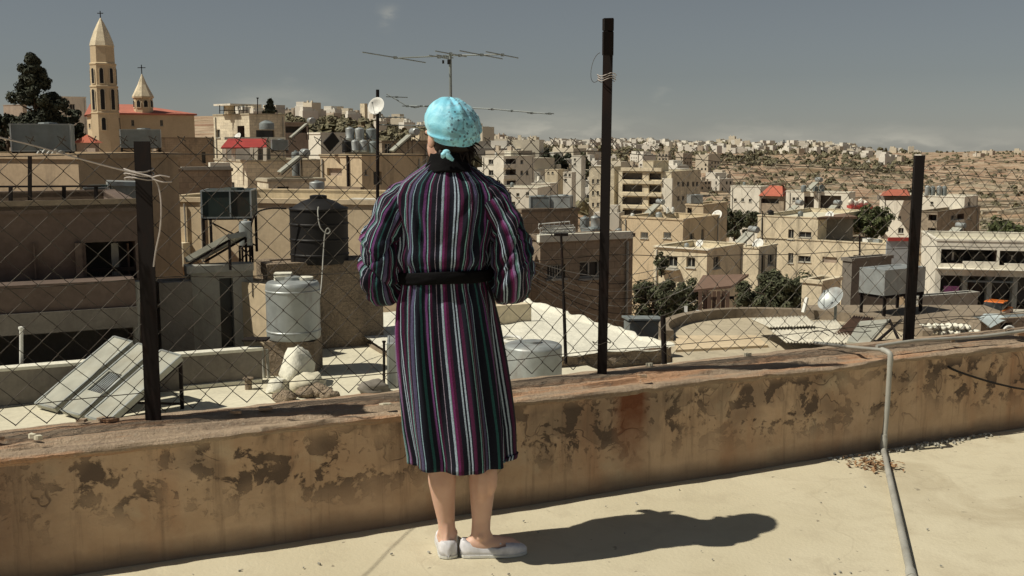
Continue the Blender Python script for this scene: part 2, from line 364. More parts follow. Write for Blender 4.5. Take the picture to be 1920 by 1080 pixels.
# ---- fence
fence = thing('chain_link_fence', 'rusty chain-link fence on dark iron posts along the parapet', 'fence', W(2.3, TP, ZW))
def post(px, py, s, ztop, wd, twist, lean):
    mb = MB(); th = .007
    for (ax, ay) in ((1, 0), (0, 1)):
        a = D * math.cos(twist) + NN * math.sin(twist); bb = NN * math.cos(twist) - D * math.sin(twist)
        d1, d2 = (a, bb) if ax else (bb, a)
        off = -(a + bb) * wd / 4 * 1.3
        p0 = W(s, TP, .44) + d1 * wd / 2 + off; p1 = W(s + lean, TP, ztop) + d1 * wd / 2 + off
        cs = [d1 * (x * wd / 2) + d2 * (y * th / 2) for x, y in ((-1, -1), (1, -1), (1, 1), (-1, 1))]
        mb.hexa([p0 + q for q in cs], [p1 + q for q in cs])
    return mb.obj('post', M['iron'], fence)
sL, sC, sR = [wst(x, y, TP)[0] for x, y in ((287, 790), (1127, 702), (1701, 640))]
pL = post(287, 790, sL, 1.53, .058, -.5, .006); pL['label'] = 'broad dark post at the left'
pC = post(1127, 702, sC, 2.06, .040, -.62, .012); pC['label'] = 'tall post with a bracket on top'
pR = post(1701, 640, sR, 1.458, .043, -.55, .012)
mb = MB(); pc = W(sC + .012, TP, 1.93)
mb.box(pc + V((.0, -.03, .02)), (.050, .012, .10), rz=.43); mb.box(pc + V((.0, -.028, .10)), (.046, .02, .05), rz=.43); mb.obj('bracket', M['iron'], pC)
for z, rr in ((1.80, .034), (1.81, .037), (1.79, .035), (.62, .036)):
    mb = MB(); cc = W(sC + .008 * (z - .4), TP + .0, z)
    mb.tube([cc + D * math.cos(x) * rr * 1.15 + NN * math.sin(x) * rr * 1.15 + V((0, 0, .006 * math.sin(x * 3) + .002 * x)) for x in [i * .42 for i in range(17)]], .0018, 5); mb.obj('binding_wire', M['cablew' if z > 1 else 'wire'], fence)
mb = MB(); cc = W(sC - .01, TP - .03, 1.86)
mb.tube([cc + D * (-.03 - .045 * math.sin(x * .9)) + V((0, 0, .05 * math.cos(x * 1.2) - .03 * x / 3)) for x in [i * .25 for i in range(14)]], .0012, 4); mb.obj('binding_wire', M['wire'], fence)
def warp(s, z):
    k = min(1, max(0, (s - sC) / 1.5)) * .55 + .3
    g = k * (.018 * fn3((s, z, 0), 1.9, 2) + .012 * fn3((s, z, 4), 5, 1)); h = k * (.02 * fn3((s, z, 8), 2.2, 3) + .010 * fn3((s, z, 5), 6, 4))
    return g, h, .02 * fn3((s, z, 2), 1.5, 5)
PW = .104; k = 0; s0 = -1.0
ztop0 = 1.53
while s0 + k * PW / 2 < 6.0:
    pts = []; nseg = 20
    for j in range(nseg + 1):
        ph = (j + k) % 2
        s = s0 + (k + ph) * PW / 2 + (.0015 if ph else -.0015); z = .505 + j * .051
        if s > sC: z -= .115 * (s - sC) / 1.9 * (j / nseg)
        if s > sC + .1 and j < 3: z += .05 * (3 - j) / 3 * max(0, fn3((s, 0, 0), 1.1, 8)) * 2
        g, hh, tt = warp(s, z); e = .0025 if (j + k) % 4 < 2 else -.0025
        pts.append(W(s + g, TP + .034 + tt + e, z + hh))
    lo2_ = s > sC + .1
    tip = V((0, 0, .022 if not lo2_ else .006)) + D * (.012 if k % 2 else -.012); pts.append(pts[-1] + tip)
    if k % 2 == 0 and not lo2_: pts.append(pts[-1] + D * .03 + V((0, 0, -.018)))
    mb = MB(); mb.tube(pts, .0021 if s < sC else .0019, 5); mb.obj('wire', M['wire' if not lo2_ else 'wire2'], fence); k += 1
for z, sg, tilt in ((1.485, .012, -.058), (1.02, .02, -.02), (.585, .015, .004)):
    mb = MB(); pts = []
    for i in range(81):
        s = -1.0 + i * .0875; q = ((s - sL) / (sC - sL)) % 1
        pts.append(W(s, TP + .036 + .01 * fn3((s, z, 0), 2), z + tilt * max(0, s - sC) - sg * math.sin(q * math.pi) + .006 * fn3((s, z, 1), 3)))
    mb.tube(pts, .0019, 5); mb.obj('tension_wire', M['wire'], fence)
# slack wires lying along the right-hand bays
mb = MB(); a = at(1215, 704, 4.92); b_ = at(1640, 640, 5.7)
mb.tube([a.lerp(b_, i / 16) + V((0, 0, -.02 * math.sin(i / 16 * math.pi))) for i in range(17)], .0026, 5); mb.obj('tension_wire', M['wire'], fence)
for q in range(5):
    mb = MB(); pts = []; ss = sC + 1.0 + q * .27
    for i in range(15):
        s = ss + .36 * i / 14; pts.append(W(s + .02 * fn3((s, q, 0), 5), TP + .04 + .03 * fn3((s, q, 3), 4), .53 + .07 * abs(fn3((s, q, 7), 4)) + .02 * q % .05))
    mb.tube(pts, .002, 4); mb.obj('tension_wire', M['wire'], fence)
# cord knotted round the left post
mb = MB()
pl = W(sL - .008, TP, 0)
pts = [at(-160, 232, 3.15), at(-40, 250, 3.35), at(60, 272, 3.55), at(150, 298, 3.72), at(225, 318, 3.84), at(262, 326, 3.86), at(285, 333, 3.86), at(297, 350, 3.87), at(302, 385, 3.87), at(300, 430, 3.88), at(292, 470, 3.89), at(288, 500, 3.90)]
def smooth(pts, n=6):
    out = []; P = [V(p) for p in pts]
    for i in range(len(P) - 1):
        p0, p1, p2, p3 = P[max(i - 1, 0)], P[i], P[i + 1], P[min(i + 2, len(P) - 1)]
        for k in range(n):
            x = k / n; out.append(.5 * ((2 * p1) + (p2 - p0) * x + (2 * p0 - 5 * p1 + 4 * p2 - p3) * x * x + (3 * p1 - p0 - 3 * p2 + p3) * x ** 3))
    return out + [P[-1]]
cord = thing('tied_cord', 'pale cord strung in from the left and knotted round the broad post', 'cord', pts[6])
mb.tube(smooth(pts), .0030, 6); mb.obj('cord', M['cablew'], cord)
mb = MB()
for dz in (0, .014, .03):
    mb.tube([pl + V((.0, 0, 1.395 + dz)) + D * .052 * math.cos(x) + NN * (.052 * math.sin(x)) + V((0, 0, .006 * math.sin(x * 2 + dz * 50))) for x in [i * .4 for i in range(17)]], .0026, 5)
mb.tube(smooth([at(285, 333, 3.86), at(300, 329, 3.86), at(318, 332, 3.88)]), .0026, 5); mb.tube(smooth([at(285, 335, 3.86), at(303, 341, 3.86), at(322, 341, 3.88)]), .0026, 5)
mb.obj('knot', M['cablew'], cord)
# ---- drain pipe
pipe = thing('drain_pipe', 'grey plastic pipe running over the parapet and across the floor', 'pipe', onz(1662, 852, 0))
s1, z1 = wst(1664, 690, TF - .03)
r = .0125
top = W(s1, TF - .045, .47); low = W(s1 - .02, TF - .05, .04)
mb = MB(); mb.tube([low, W(s1 - .005, TF - .047, .25), top], r, 14); mb.obj('riser', M['pvc'], pipe, smooth=40)
e = onz(1712, 1095, .018); e2 = e + (e - low).normalized() * 1.2; e2.z = .018
f0 = V(low); f0.z = .02
mb = MB(); mb.tube([f0, f0.lerp(e, .33), f0.lerp(e, .66), e, e2], [.0140, .0142, .0146, .015, .015], 14); mb.obj('floor_run', M['pvc'], pipe, smooth=40)
mb = MB(); mb.lathe(low + V((0, 0, -.012)), [(.0, -.01), (.017, -.01), (.017, .05), (.0155, .055), (.0155, .07), (0, .07)], 16); mb.obj('collar', M['pvc'], pipe, smooth=40)
mb = MB(); mb.tube(smooth([top + V((0, 0, -.03)), top + V((0, 0, .02)), top + NN * .02 + V((0, 0, .035)), top + NN * .06 + V((0, 0, .04))]), .0138, 14); mb.obj('elbow', M['pvc'], pipe, smooth=40)
mb = MB(); mb.tube([top + NN * .05 + V((0, 0, .04)), top + NN * .15 - D * .09 + V((0, 0, .042)), top + NN * .30 - D * .22 + V((0, 0, .05))], .009, 12); mb.obj('outlet', M['pvc'], pipe, smooth=40)
mb = MB(); pp = [W(s1 + .02 + i * .25, TF + .07 + .01 * math.sin(i), .515 + .006 * math.sin(i * 1.7)) for i in range(16)]
mb.tube(smooth(pp, 3), .009, 10); mb.obj('side_run', M['pvc'], pipe, smooth=40)
mb = MB(); mb.lathe(e + (f0 - e).normalized() * .08, [(0, -.03), (.019, -.03), (.019, .03), (0, .03)], 14, ax=(e - f0)); mb.obj('collar', M['pvc'], pipe, smooth=40)
# black cable hanging on the wall at the right edge
mb = MB(); pp = []
for px, py, o in ((1772, 684, .004), (1790, 694, -.02), (1830, 708, -.035), (1880, 722, -.04), (1930, 731, -.04), (2030, 740, -.04)):
    pp.append(onplane(px, py, NN * (TF + o), NN))
mb.tube(smooth(pp), .0055, 8); mb.obj('loose_cable', M['cable'], label='black cable coming out of the parapet at the right edge', cat='cable', smooth=60)
# dry leaves and crumbs where the pipe meets the floor
m, t, b = newmat('dry_leaf'); p = pos(t)
t.links.new(mixc_(t, rng(t, nzn(t, p, 40, 2), .4, .6), (.13, .06, .03), (.36, .22, .11)), b.inputs['Base Color']); b.inputs['Roughness'].default_value = .9
M['dry'] = m
mb = MB(); c0 = onz(1640, 876, 0)
for k in range(170):
    c1 = c0 + D * random.gauss(0, .055) + NN * random.gauss(.0, .05); q = random.uniform(.006, .018); z = random.uniform(.004, .03)
    a = random.uniform(0, 6.28); u = V((math.cos(a), math.sin(a), random.uniform(-.5, .5))) * q; v_ = V((-math.sin(a), math.cos(a), random.uniform(-.5, .5))) * q * .5
    c1.z = z; mb.add([c1 - u, c1 - v_, c1 + u, c1 + v_ + V((0, 0, .004))], [(0, 1, 2), (0, 2, 3)])
mb.obj('dry_leaves', M['dry'], label='small heap of dry brown leaves beside the grey pipe', cat='leaves', kind='stuff')
mb = MB()
for k in range(120):
    s = s1 + random.uniform(-.35, .75); c1 = W(s, TF - .03 - abs(random.gauss(0, .03)), .012); q = random.uniform(.003, .012)
    mb.box(c1, (q * 1.6, q, q), rz=random.uniform(0, 3), rx=random.uniform(0, 1))
for k in range(70):
    c1 = V((random.uniform(-1.3, 2.2), random.uniform(3.3, 4.6), .006))
    if c1.dot(NN) < 3.85: q = random.uniform(.002, .006); mb.box(c1, (q * 2, q, q), rz=random.uniform(0, 3))
mb.obj('plaster_crumbs', M['conc'], label='scattered crumbs of plaster along the foot of the parapet', cat='debris', kind='stuff')
# ------------------------------------------------------------------ the person
PX, PY = -.222, 3.80
person = thing('person', 'person seen from behind in a striped robe and turquoise headscarf, standing at the parapet', 'person', (PX, PY, 0))
def Q(x, y, z): return V((PX + x, PY + y, z))
m, t, b = newmat('skin'); p = pos(t)
t.links.new(mixc_(t, rng(t, nzn(t, p, 9, 4), .3, .7), (.55, .33, .245), (.66, .43, .33)), b.inputs['Base Color'])
b.inputs['Roughness'].default_value = .55; b.inputs['Subsurface Weight'].default_value = .12; b.inputs['Subsurface Radius'].default_value = (.02, .008, .004); b.inputs['Subsurface Scale'].default_value = .3
M['skin'] = m
def ringtube(mb, pts, n=16):   # pts: (pos, rx, ry) rings with per-axis radii in x/y-ish frame
    o = len(mb.v); P = [V(q[0]) for q in pts]; x = V((1, 0, 0)); m_ = len(P)
    for i, (c, ra, rb) in enumerate(pts):
        d = (P[min(i + 1, m_ - 1)] - P[max(i - 1, 0)]).normalized()
        x = (x - d * x.dot(d)).normalized(); y = d.cross(x)
        for k in range(n):
            a = 2 * math.pi * k / n; mb.v.append(tuple(V(c) + x * ra * math.cos(a) + y * rb * math.sin(a)))
    for i in range(m_ - 1):
        for k in range(n): mb.f.append([o + i * n + k, o + i * n + (k + 1) % n, o + (i + 1) * n + (k + 1) % n, o + (i + 1) * n + k])
    mb.f.append([o + k for k in range(n)][::-1]); mb.f.append([o + (m_ - 1) * n + k for k in range(n)])
body = MB()
# feet positions: left foot points away, right foot turned out to the right
LF = onz(838, 1046, 0) - V((PX, PY, 0)); RF = onz(893, 1046, 0) - V((PX, PY, 0))
lx, ly = LF.x, LF.y + .05; rx, ry = RF.x + .015, RF.y + .03
# legs (ankle -> hip)
ringtube(body, [(Q(lx, ly + .02, .03), .030, .036), (Q(lx, ly + .0, .075), .031, .037), (Q(lx - .005, ly + .0, .13), .033, .037), (Q(lx - .012, ly - .003, .20), .042, .047), (Q(lx - .018, ly - .008, .28), .052, .057), (Q(lx - .02, ly - .004, .34), .053, .057), (Q(lx - .02, ly + .01, .44), .05, .052), (Q(lx - .01, ly + .015, .50), .056, .06), (Q(-.085, .0, .65), .066, .07), (Q(-.07, 0, .82), .07, .075)])
ringtube(body, [(Q(rx, ry + .01, .03), .036, .031), (Q(rx, ry + .0, .075), .036, .032), (Q(rx + .003, ry + .005, .13), .035, .034), (Q(rx + .005, ry + .01, .20), .043, .046), (Q(rx + .008, ry + .012, .28), .051, .056), (Q(rx + .01, ry + .015, .34), .053, .057), (Q(rx + .012, ry + .02, .44), .05, .052), (Q(rx + .01, ry + .02, .50), .056, .06), (Q(.075, .01, .65), .066, .07), (Q(.07, 0, .82), .07, .075)])
# feet
def foot(x, y, a):
    d = V((math.sin(a), math.cos(a), 0))
    ringtube(body, [(Q(x, y, .032) - d * .045, .022, .022), (Q(x, y, .04) - d * .02, .031, .034), (Q(x, y, .042) + d * .03, .036, .036), (Q(x, y, .032) + d * .09, .040, .026), (Q(x, y, .024) + d * .135, .038, .018), (Q(x, y, .02) + d * .17, .02, .012)])
AL, AR = R(-6), R(84)
foot(lx, ly - .0, AL); foot(rx - .02, ry - .0, AR)
# trunk, neck
ringtube(body, [(Q(0, 0, .80), .12, .09), (Q(0, 0, .92), .125, .09), (Q(-.008, 0, 1.05), .10, .08), (Q(-.01, .005, 1.2), .14, .10), (Q(-.01, .0, 1.32), .155, .095), (Q(-.008, -.005, 1.39), .12, .075), (Q(-.004, .0, 1.43), .06, .058), (Q(0, .01, 1.48), .05, .052), (Q(.002, .02, 1.54), .05, .055)], 24)
# head (turned to the left)
HA = R(38); hc = Q(-.006, .022, 1.557); hd = V((-math.sin(HA), math.cos(HA), 0)); hs = V((math.cos(HA), math.sin(HA), 0))
def hp(s, f, z): return hc + hs * s + hd * f + V((0, 0, z))
def blob(mb, c, axs, n=14):
    o = len(mb.v); X, Yv, Z = axs; rows = n // 2 + 1
    for i in range(rows):
        th = math.pi * (i + .02) / (rows - 1 + .04)
        for k in range(n):
            a = 2 * math.pi * k / n; mb.v.append(tuple(V(c) + X * math.sin(th) * math.cos(a) + Yv * math.sin(th) * math.sin(a) + Z * math.cos(th)))
    for i in range(rows - 1):
        for k in range(n): mb.f.append([o + i * n + k, o + (i + 1) * n + k, o + (i + 1) * n + (k + 1) % n, o + i * n + (k + 1) % n])
    mb.f.append([o + k for k in range(n)]); mb.f.append([o + (rows - 1) * n + k for k in range(n)][::-1])
UZ = V((0, 0, 1))
for X_, Y_, o_ in ((lx, ly, 0), (rx, ry, 1)):
    e1 = V((1, 0, 0)) if not o_ else V((0, 1, 0)); e2 = V((0, 1, 0)) if not o_ else V((-1, 0, 0))
    for q_ in (-1, 1): blob(body, Q(X_, Y_, .078) + e1 * .030 * q_, (V((.010, 0, 0)), V((0, .010, 0)), V((0, 0, .013))), 10)
    ringtube(body, [(Q(X_, Y_, .02) - e2 * .038, .012, .012), (Q(X_, Y_, .08) - e2 * .036, .009, .009), (Q(X_, Y_ + .008 * o_, .15) - V((0, .024, 0)), .008, .008)], 8)
    blob(body, Q(X_ - .022 + .03 * o_, Y_ - .030, .29), (V((.026, 0, 0)), V((0, .030, 0)), V((0, 0, .075))), 12); blob(body, Q(X_ + .012 + .03 * o_, Y_ - .026, .305), (V((.024, 0, 0)), V((0, .028, 0)), V((0, 0, .065))), 12)
blob(body, hp(0, -.01, .01), (hs * .072, hd * .088, UZ * .094), 20)
blob(body, hp(0, .035, -.05), (hs * .056, hd * .055, UZ * .065), 16)      # jaw and chin
blob(body, hp(0, .092, -.022), (hs * .014, hd * .02, UZ * .026), 10)      # nose
blob(body, hp(0, .078, -.062), (hs * .024, hd * .014, UZ * .012), 10)     # mouth
for e_ in (-1, 1):
    blob(body, hp(e_ * .077, -.008, -.025), (hs * .010, hd * .020, UZ * .030), 10)  # ears
    blob(body, hp(e_ * .03, .078, .005), (hs * .018, hd * .012, UZ * .010), 10)   # brow / eye mound
# arms folded in front, hands with fingers on the opposite forearm
def arm(sd):
    S = Q(sd * .155, -.005, 1.35); E = Q(sd * .245, .02, 1.09); Wr = Q(sd * .02, .19, 1.10 + .03 * sd)
    ringtube(body, [(S, .045, .045), (S.lerp(E, .5), .042, .042), (E, .036, .036)], 12); ringtube(body, [(E, .036, .036), (E.lerp(Wr, .35), .036, .036), (E.lerp(Wr, .9), .025, .025), (Wr, .024, .02)], 12)
    d = (Wr - E).normalized(); up = V((0, 0, 1)); out = d.cross(up).normalized() * (1 if sd < 0 else -1)
    pc = Wr + d * .05; blob(body, pc, (d * .055, up * .042, d.cross(up) * .017), 12)
    for k in range(4):
        L = (.062, .072, .068, .052)[k]; b0 = pc + d * .04 + up * (.030 - .02 * k)
        tip = b0 + d * L * .5; tip2 = b0 + d * L * .85 + V((0, -.018, -.004)); ringtube(body, [(b0 - d * .02, .0095, .0095), (b0, .0095, .0095), (tip, .009, .009), (tip2, .0078, .0078), (tip2 + (tip2 - tip) * .15, .005, .005)], 8)
    b0 = pc - d * .015 + up * .035; ringtube(body, [(b0, .011, .011), (b0 + up * .028 + d * .02, .0105, .0105), (b0 + up * .042 + d * .045, .0085, .0085)], 8)
arm(-1); arm(1)
bo = body.obj('body', M['skin'], person)
mo = bo.modifiers.new('remesh', 'REMESH'); mo.mode = 'VOXEL'; mo.voxel_size = .0062; mo.use_smooth_shade = True
mo = bo.modifiers.new('smooth', 'SMOOTH'); mo.factor = .5; mo.iterations = 4
# eyes
for e_ in (-1, 1):
    mb = MB(); blob(mb, hp(e_ * .03, .085, .001), (hs * .012, hd * .008, UZ * .008), 10); mb.obj('eye', M['blackp'], person, smooth=60)
# hair: dark mass below the scarf at the nape
M['hair'] = metal('dark_hair', (.012, .008, .007), .45, 0, 0, 60)
mb = MB(); blob(mb, hp(.0, -.035, -.028), (hs * .075, hd * .072, UZ * .062), 24)
for k in range(60):
    a = random.uniform(-1.5, 1.4); b0 = hp(.06 * math.sin(a), -.06 * math.cos(a) - .02, -.045)
    mb.tube(smooth([b0, b0 + V((random.gauss(0, .012), -.008, -.03)), b0 + V((random.gauss(.006, .022), random.gauss(-.002, .01), -.058 - random.uniform(0, .02)))], 3), [.0045] * 4 + [.003, .002, .0012], 4)
for k in range(26):   # wisp blown out to the right
    b0 = Q(.045, -.03, 1.525) + V((random.gauss(0, .012), random.gauss(0, .01), random.gauss(0, .012)))
    mb.tube(smooth([b0, b0 + V((.022, -.005, -.004)), b0 + V((.045 + random.gauss(0, .008), 0, -.028 + random.gauss(0, .008)))], 3), [.004] * 4 + [.003, .002, .001], 4)
mb.obj('hair', M['hair'], person, smooth=70)
# headscarf
m, t, b = newmat('turquoise_headscarf'); p = pos(t)
n1 = nzn(t, p, 11, 4, .6, .6)
c = mixc_(t, rng(t, n1, .40, .60), (.19, .58, .76), (.34, .76, .90))
vo = N(t, 'ShaderNodeTexVoronoi', i_Vector=p); vo.inputs['Scale'].default_value = 62
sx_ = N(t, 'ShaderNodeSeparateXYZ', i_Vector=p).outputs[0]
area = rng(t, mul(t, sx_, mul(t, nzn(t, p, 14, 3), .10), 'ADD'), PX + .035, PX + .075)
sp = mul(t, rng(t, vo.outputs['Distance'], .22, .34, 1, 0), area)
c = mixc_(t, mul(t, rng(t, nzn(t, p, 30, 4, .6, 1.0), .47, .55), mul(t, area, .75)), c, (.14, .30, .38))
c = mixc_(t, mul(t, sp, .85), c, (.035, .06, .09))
t.links.new(c, b.inputs['Base Color']); b.inputs['Roughness'].default_value = .55; b.inputs['Sheen Weight'].default_value = .2
bump(t, b, nzn(t, p, 26, 5, .5, 1.2), .25, .01); M['scarf'] = m
rs_ = random.Random(3); SF = [(rs_.uniform(0, 6.28), rs_.uniform(.07, .16), rs_.choice((-1, 1)) * rs_.uniform(.003, .006), rs_.uniform(0, .5), rs_.uniform(.9, 1.6)) for _ in range(18)]
mb = MB(); sc0 = Q(.014, .012, 1.585)
def scarf(u, v):
    a = 2 * math.pi * u; th = v * 2.08
    d = V((math.cos(a), math.sin(a), 0)); back = max(0, -math.sin(a))
    rx_, ry_, rz_ = .098, .112, .098
    fold = .0016 * math.sin(th * 16 + 1.6 * math.sin(a * 2)) * min(1, th) * (.4 + .6 * max(0, math.cos(a - .6)))
    fold += .0025 * math.sin(a * 7 + th * 4) * (1 if th < 1.1 else .4) * math.sin(min(th, 1.5)) + .005 * fn3((math.cos(a), math.sin(a), th), 1.6)
    for (a0_, w_, am_, t0_, t1_) in SF:
        e = (a - a0_ + math.pi) % (2 * math.pi) - math.pi
        if abs(e) < w_ * 2.5 and t0_ < th < t1_: fold += am_ * math.exp(-(e / w_) ** 2) * math.sin((th - t0_) / (t1_ - t0_) * math.pi)
    for t0_, sl_, am_ in ((1.80, -.10, .0022), (1.95, .06, .003)):
        e = th - t0_ - sl_ * math.cos(a + t0_ * 3); fold += am_ * (math.exp(-(e / .05) ** 2) - .8 * math.exp(-((e - .09) / .05) ** 2))
    k = 1 + fold / .1
    x = rx_ * math.sin(th) * math.cos(a) * k; y = ry_ * math.sin(th) * math.sin(a) * k
    z = rz_ * math.cos(th) * (1.0 if th < 1.57 else 1.15) * k
    z += -.022 * (back - .3) * (th / 1.92) ** 2 + .025 * max(0, math.sin(a)) * (th / 1.92) ** 2 - .016 * math.cos(a) * (th / 1.92) * .5
    x -= .012 * math.cos(th)
    return sc0 + V((x, y, z))
mb.grid(scarf, 150, 80, closed=True); so = mb.obj('headscarf', M['scarf'], person, smooth=80)
mb = MB()
kc = Q(-.004, -.104, 1.492)
blob(mb, kc, (V((.014, 0, 0)), V((0, .010, 0)), V((0, 0, .011))), 12)
for a, L in ((-.35, .016), (.25, .026)):
    mb.tube([kc, kc + V((a * .03, -.006, -L * .5)), kc + V((a * .06 + .008, .004, -L))], [.008, .010, .006], 8)
mb.obj('knot', M['scarf'], so, smooth=80)
# robe cloth with woven stripes
STR = [('w', .009), ('t', .016), ('k', .016), ('l', .026), ('m', .022), ('r', .018), ('k', .034), ('w', .012), ('k', .016), ('w', .011), ('k', .012), ('r', .026), ('k', .044), ('g', .011), ('k', .012), ('c', .007), ('r', .02), ('k', .016), ('n', .034), ('k', .012), ('b', .010), ('k', .056), ('e', .018), ('k', .034), ('p', .026), ('k', .016), ('g', .010), ('r', .022), ('k', .036), ('c', .007), ('k', .03)]
SC = {'w': (.33, .41, .50), 't': (.10, .20, .19), 'l': (.18, .11, .22), 'm': (.14, .022, .10), 'p': (.12, .04, .14), 'k': (.009, .010, .019), 'r': (.058, .010, .038), 'g': (.18, .36, .36), 'c': (.30, .26, .34), 'n': (.085, .075, .15), 'b': (.25, .38, .46), 'e': (.022, .085, .085), 'v': (.09, .03, .10)}
def stripes(name):
    m, t, b = newmat(name); p = pos(t)
    uv = N(t, 'ShaderNodeUVMap').outputs[0]; u = N(t, 'ShaderNodeSeparateXYZ', i_Vector=uv).outputs[0]
    u = mul(t, u, mul(t, mul(t, nzn(t, p, 7, 3), .5, 'SUBTRACT'), .010), 'ADD'); u = mul(t, u, mul(t, mul(t, nzn(t, p, 160, 2), .5, 'SUBTRACT'), .005), 'ADD')
    fr = N(t, 'ShaderNodeMath', operation='FRACT', i_0=u).outputs[0]
    cr = N(t, 'ShaderNodeValToRGB', i_Fac=fr); cr.color_ramp.interpolation = 'CONSTANT'
    tot = sum(x for _, x in STR); e = cr.color_ramp.elements; x = 0
    for i, (k, wd) in enumerate(STR):
        if i < 2: el = e[i]; el.position = x / tot
        else: el = e.new(min(.999, x / tot))
        el.color = SC[k] + (1,); x += wd
    c = mixc_(t, .55, cr.outputs[0], mixc_(t, rng(t, nzn(t, p, 240, 3), .3, .7), (.45, .45, .45), (1.25, 1.25, 1.25)), 'MULTIPLY')
    t.links.new(c, b.inputs['Base Color']); b.inputs['Roughness'].default_value = .85; b.inputs['Sheen Weight'].default_value = .06; b.inputs['Sheen Roughness'].default_value = .4
    b.inputs['Specular IOR Level'].default_value = .15
    bump(t, b, mul(t, nzn(t, p, 200, 4), nzn(t, p, 24, 4), 'ADD'), .35, .006); return m
M['robe'] = stripes('striped_towelling')
m, t, b = newmat('black_velour'); b.inputs['Base Color'].default_value = (.003, .0028, .0035, 1); b.inputs['Roughness'].default_value = .8; b.inputs['Specular IOR Level'].default_value = .1; p = pos(t); bump(t, b, nzn(t, p, 120, 4), .4, .004); M['black'] = m
# (z, cx, cy, half width, half depth)
RB = [(.345, .034, .0, .184, .148), (.40, .033, .0, .184, .148), (.50, .024, .0, .189, .148), (.62, .012, .0, .187, .146), (.74, .0, .0, .184, .144), (.86, -.010, .002, .178, .14), (.95, -.016, .004, .169, .136), (1.02, -.020, .006, .155, .128), (1.055, -.022, .006, .152, .124), (1.085, -.022, .006, .154, .126), (1.14, -.020, .004, .166, .132), (1.22, -.016, .0, .180, .134), (1.29, -.013, -.004, .188, .128), (1.345, -.011, -.008, .185, .116), (1.385, -.010, -.010, .165, .098), (1.415, -.008, -.008, .128, .082), (1.44, -.004, -.002, .092, .07), (1.456, -.002, .0, .072, .064)]
def interp(z):
    for i in range(len(RB) - 1):
        if RB[i][0] <= z <= RB[i + 1][0]:
            k = (z - RB[i][0]) / (RB[i + 1][0] - RB[i][0]); k = k * k * (3 - 2 * k) if False else k
            return [a + (b2 - a) * k for a, b2 in zip(RB[i], RB[i + 1])]
    return list(RB[-1]) if z > RB[0][0] else list(RB[0])
ZS = [.372 + (1.456 - .372) * k / 150 for k in range(151)]
rf = random.Random(11)
# creases: (angle, z centre, slant, half-width, length, amplitude)
CR = [(rf.uniform(-3.14, 3.14), rf.uniform(.45, .95), rf.gauss(0, .12), rf.uniform(.05, .11), rf.uniform(.18, .45), rf.choice((-1, 1, 1)) * rf.uniform(.006, .015)) for _ in range(46)]
CR += [(rf.uniform(-3.14, 3.14), 1.0, rf.gauss(0, .2), rf.uniform(.03, .06), rf.uniform(.04, .10), rf.choice((-1, 1)) * rf.uniform(.004, .009)) for _ in range(40)]
CR += [(rf.uniform(-3.14, 3.14), rf.uniform(1.10, 1.18), rf.gauss(0, .7), rf.uniform(.04, .09), rf.uniform(.03, .09), rf.choice((-1, 1)) * rf.uniform(.005, .012)) for _ in range(36)]
CR += [(-1.57 + s_ * rf.uniform(.25, 1.0), rf.uniform(1.2, 1.32), s_ * rf.uniform(1.0, 3.0), rf.uniform(.05, .09), rf.uniform(.05, .10), rf.choice((-1, 1)) * rf.uniform(.004, .008)) for s_ in (-1, 1) for _ in range(8)]
def crease(an, z):
    d = 0
    for a0, z0, sl, w_, L, am in CR:
        q = (z - z0) / L
        if abs(q) > 2.2: continue
        e = (an - a0 - sl * (z - z0) + math.pi) % (2 * math.pi) - math.pi
        if abs(e) < w_ * 2.6: d += am * math.exp(-(e / w_) ** 2 - q * q)
    return d
def robe(u, v):
    z = ZS[round(v * 150)]; _, cx, cy, a, d = interp(z); an = 2 * math.pi * u - math.pi / 2    # u=0 at the back
    low = max(0, (1.03 - z) / .7); amp = .004 + .010 * low ** 1.2
    ca, sa = math.cos(an), math.sin(an); e = .82
    x = a * math.copysign(abs(ca) ** e, ca); y = d * math.copysign(abs(sa) ** e, sa)
    f = amp * (math.sin(an * 9 + 2.2 * fn3((z, 0, 0), 1.4) + 1) + .7 * math.sin(an * 15 + 3 * fn3((z, 3, 0), 1.2)) + .8 * fn3((ca * 2, sa * 2, z * 1.2), 1.6))
    blouse = .012 * math.exp(-((z - 1.12) / .035) ** 2) * (1 + .5 * math.sin(an * 11)) + .006 * math.exp(-((z - 1.01) / .03) ** 2) * math.sin(an * 21)
    if z > 1.1: f = .012 * fn3((ca * 1.5, sa * 1.5, z * 2.5), 2.6) + .004 * fn3((ca * 4, sa * 4, z * 6), 2)
    k = f + blouse + crease(an, z); n_ = V((ca, sa, 0))
    zz = z + (.012 * math.sin(an * 2 + 1) + .012 * ca if v == 0 else 0) * 1
    return Q(cx, cy, zz) + V((x, y, 0)) + n_ * k
mb = MB()
mb.grid(robe, 216, 150, uvf=lambda u, v: (u * 4.9 + .12, v), closed=True)
ro = mb.obj('robe', M['robe'], person, smooth=80)
ro.modifiers.new('solid', 'SOLIDIFY').thickness = .006
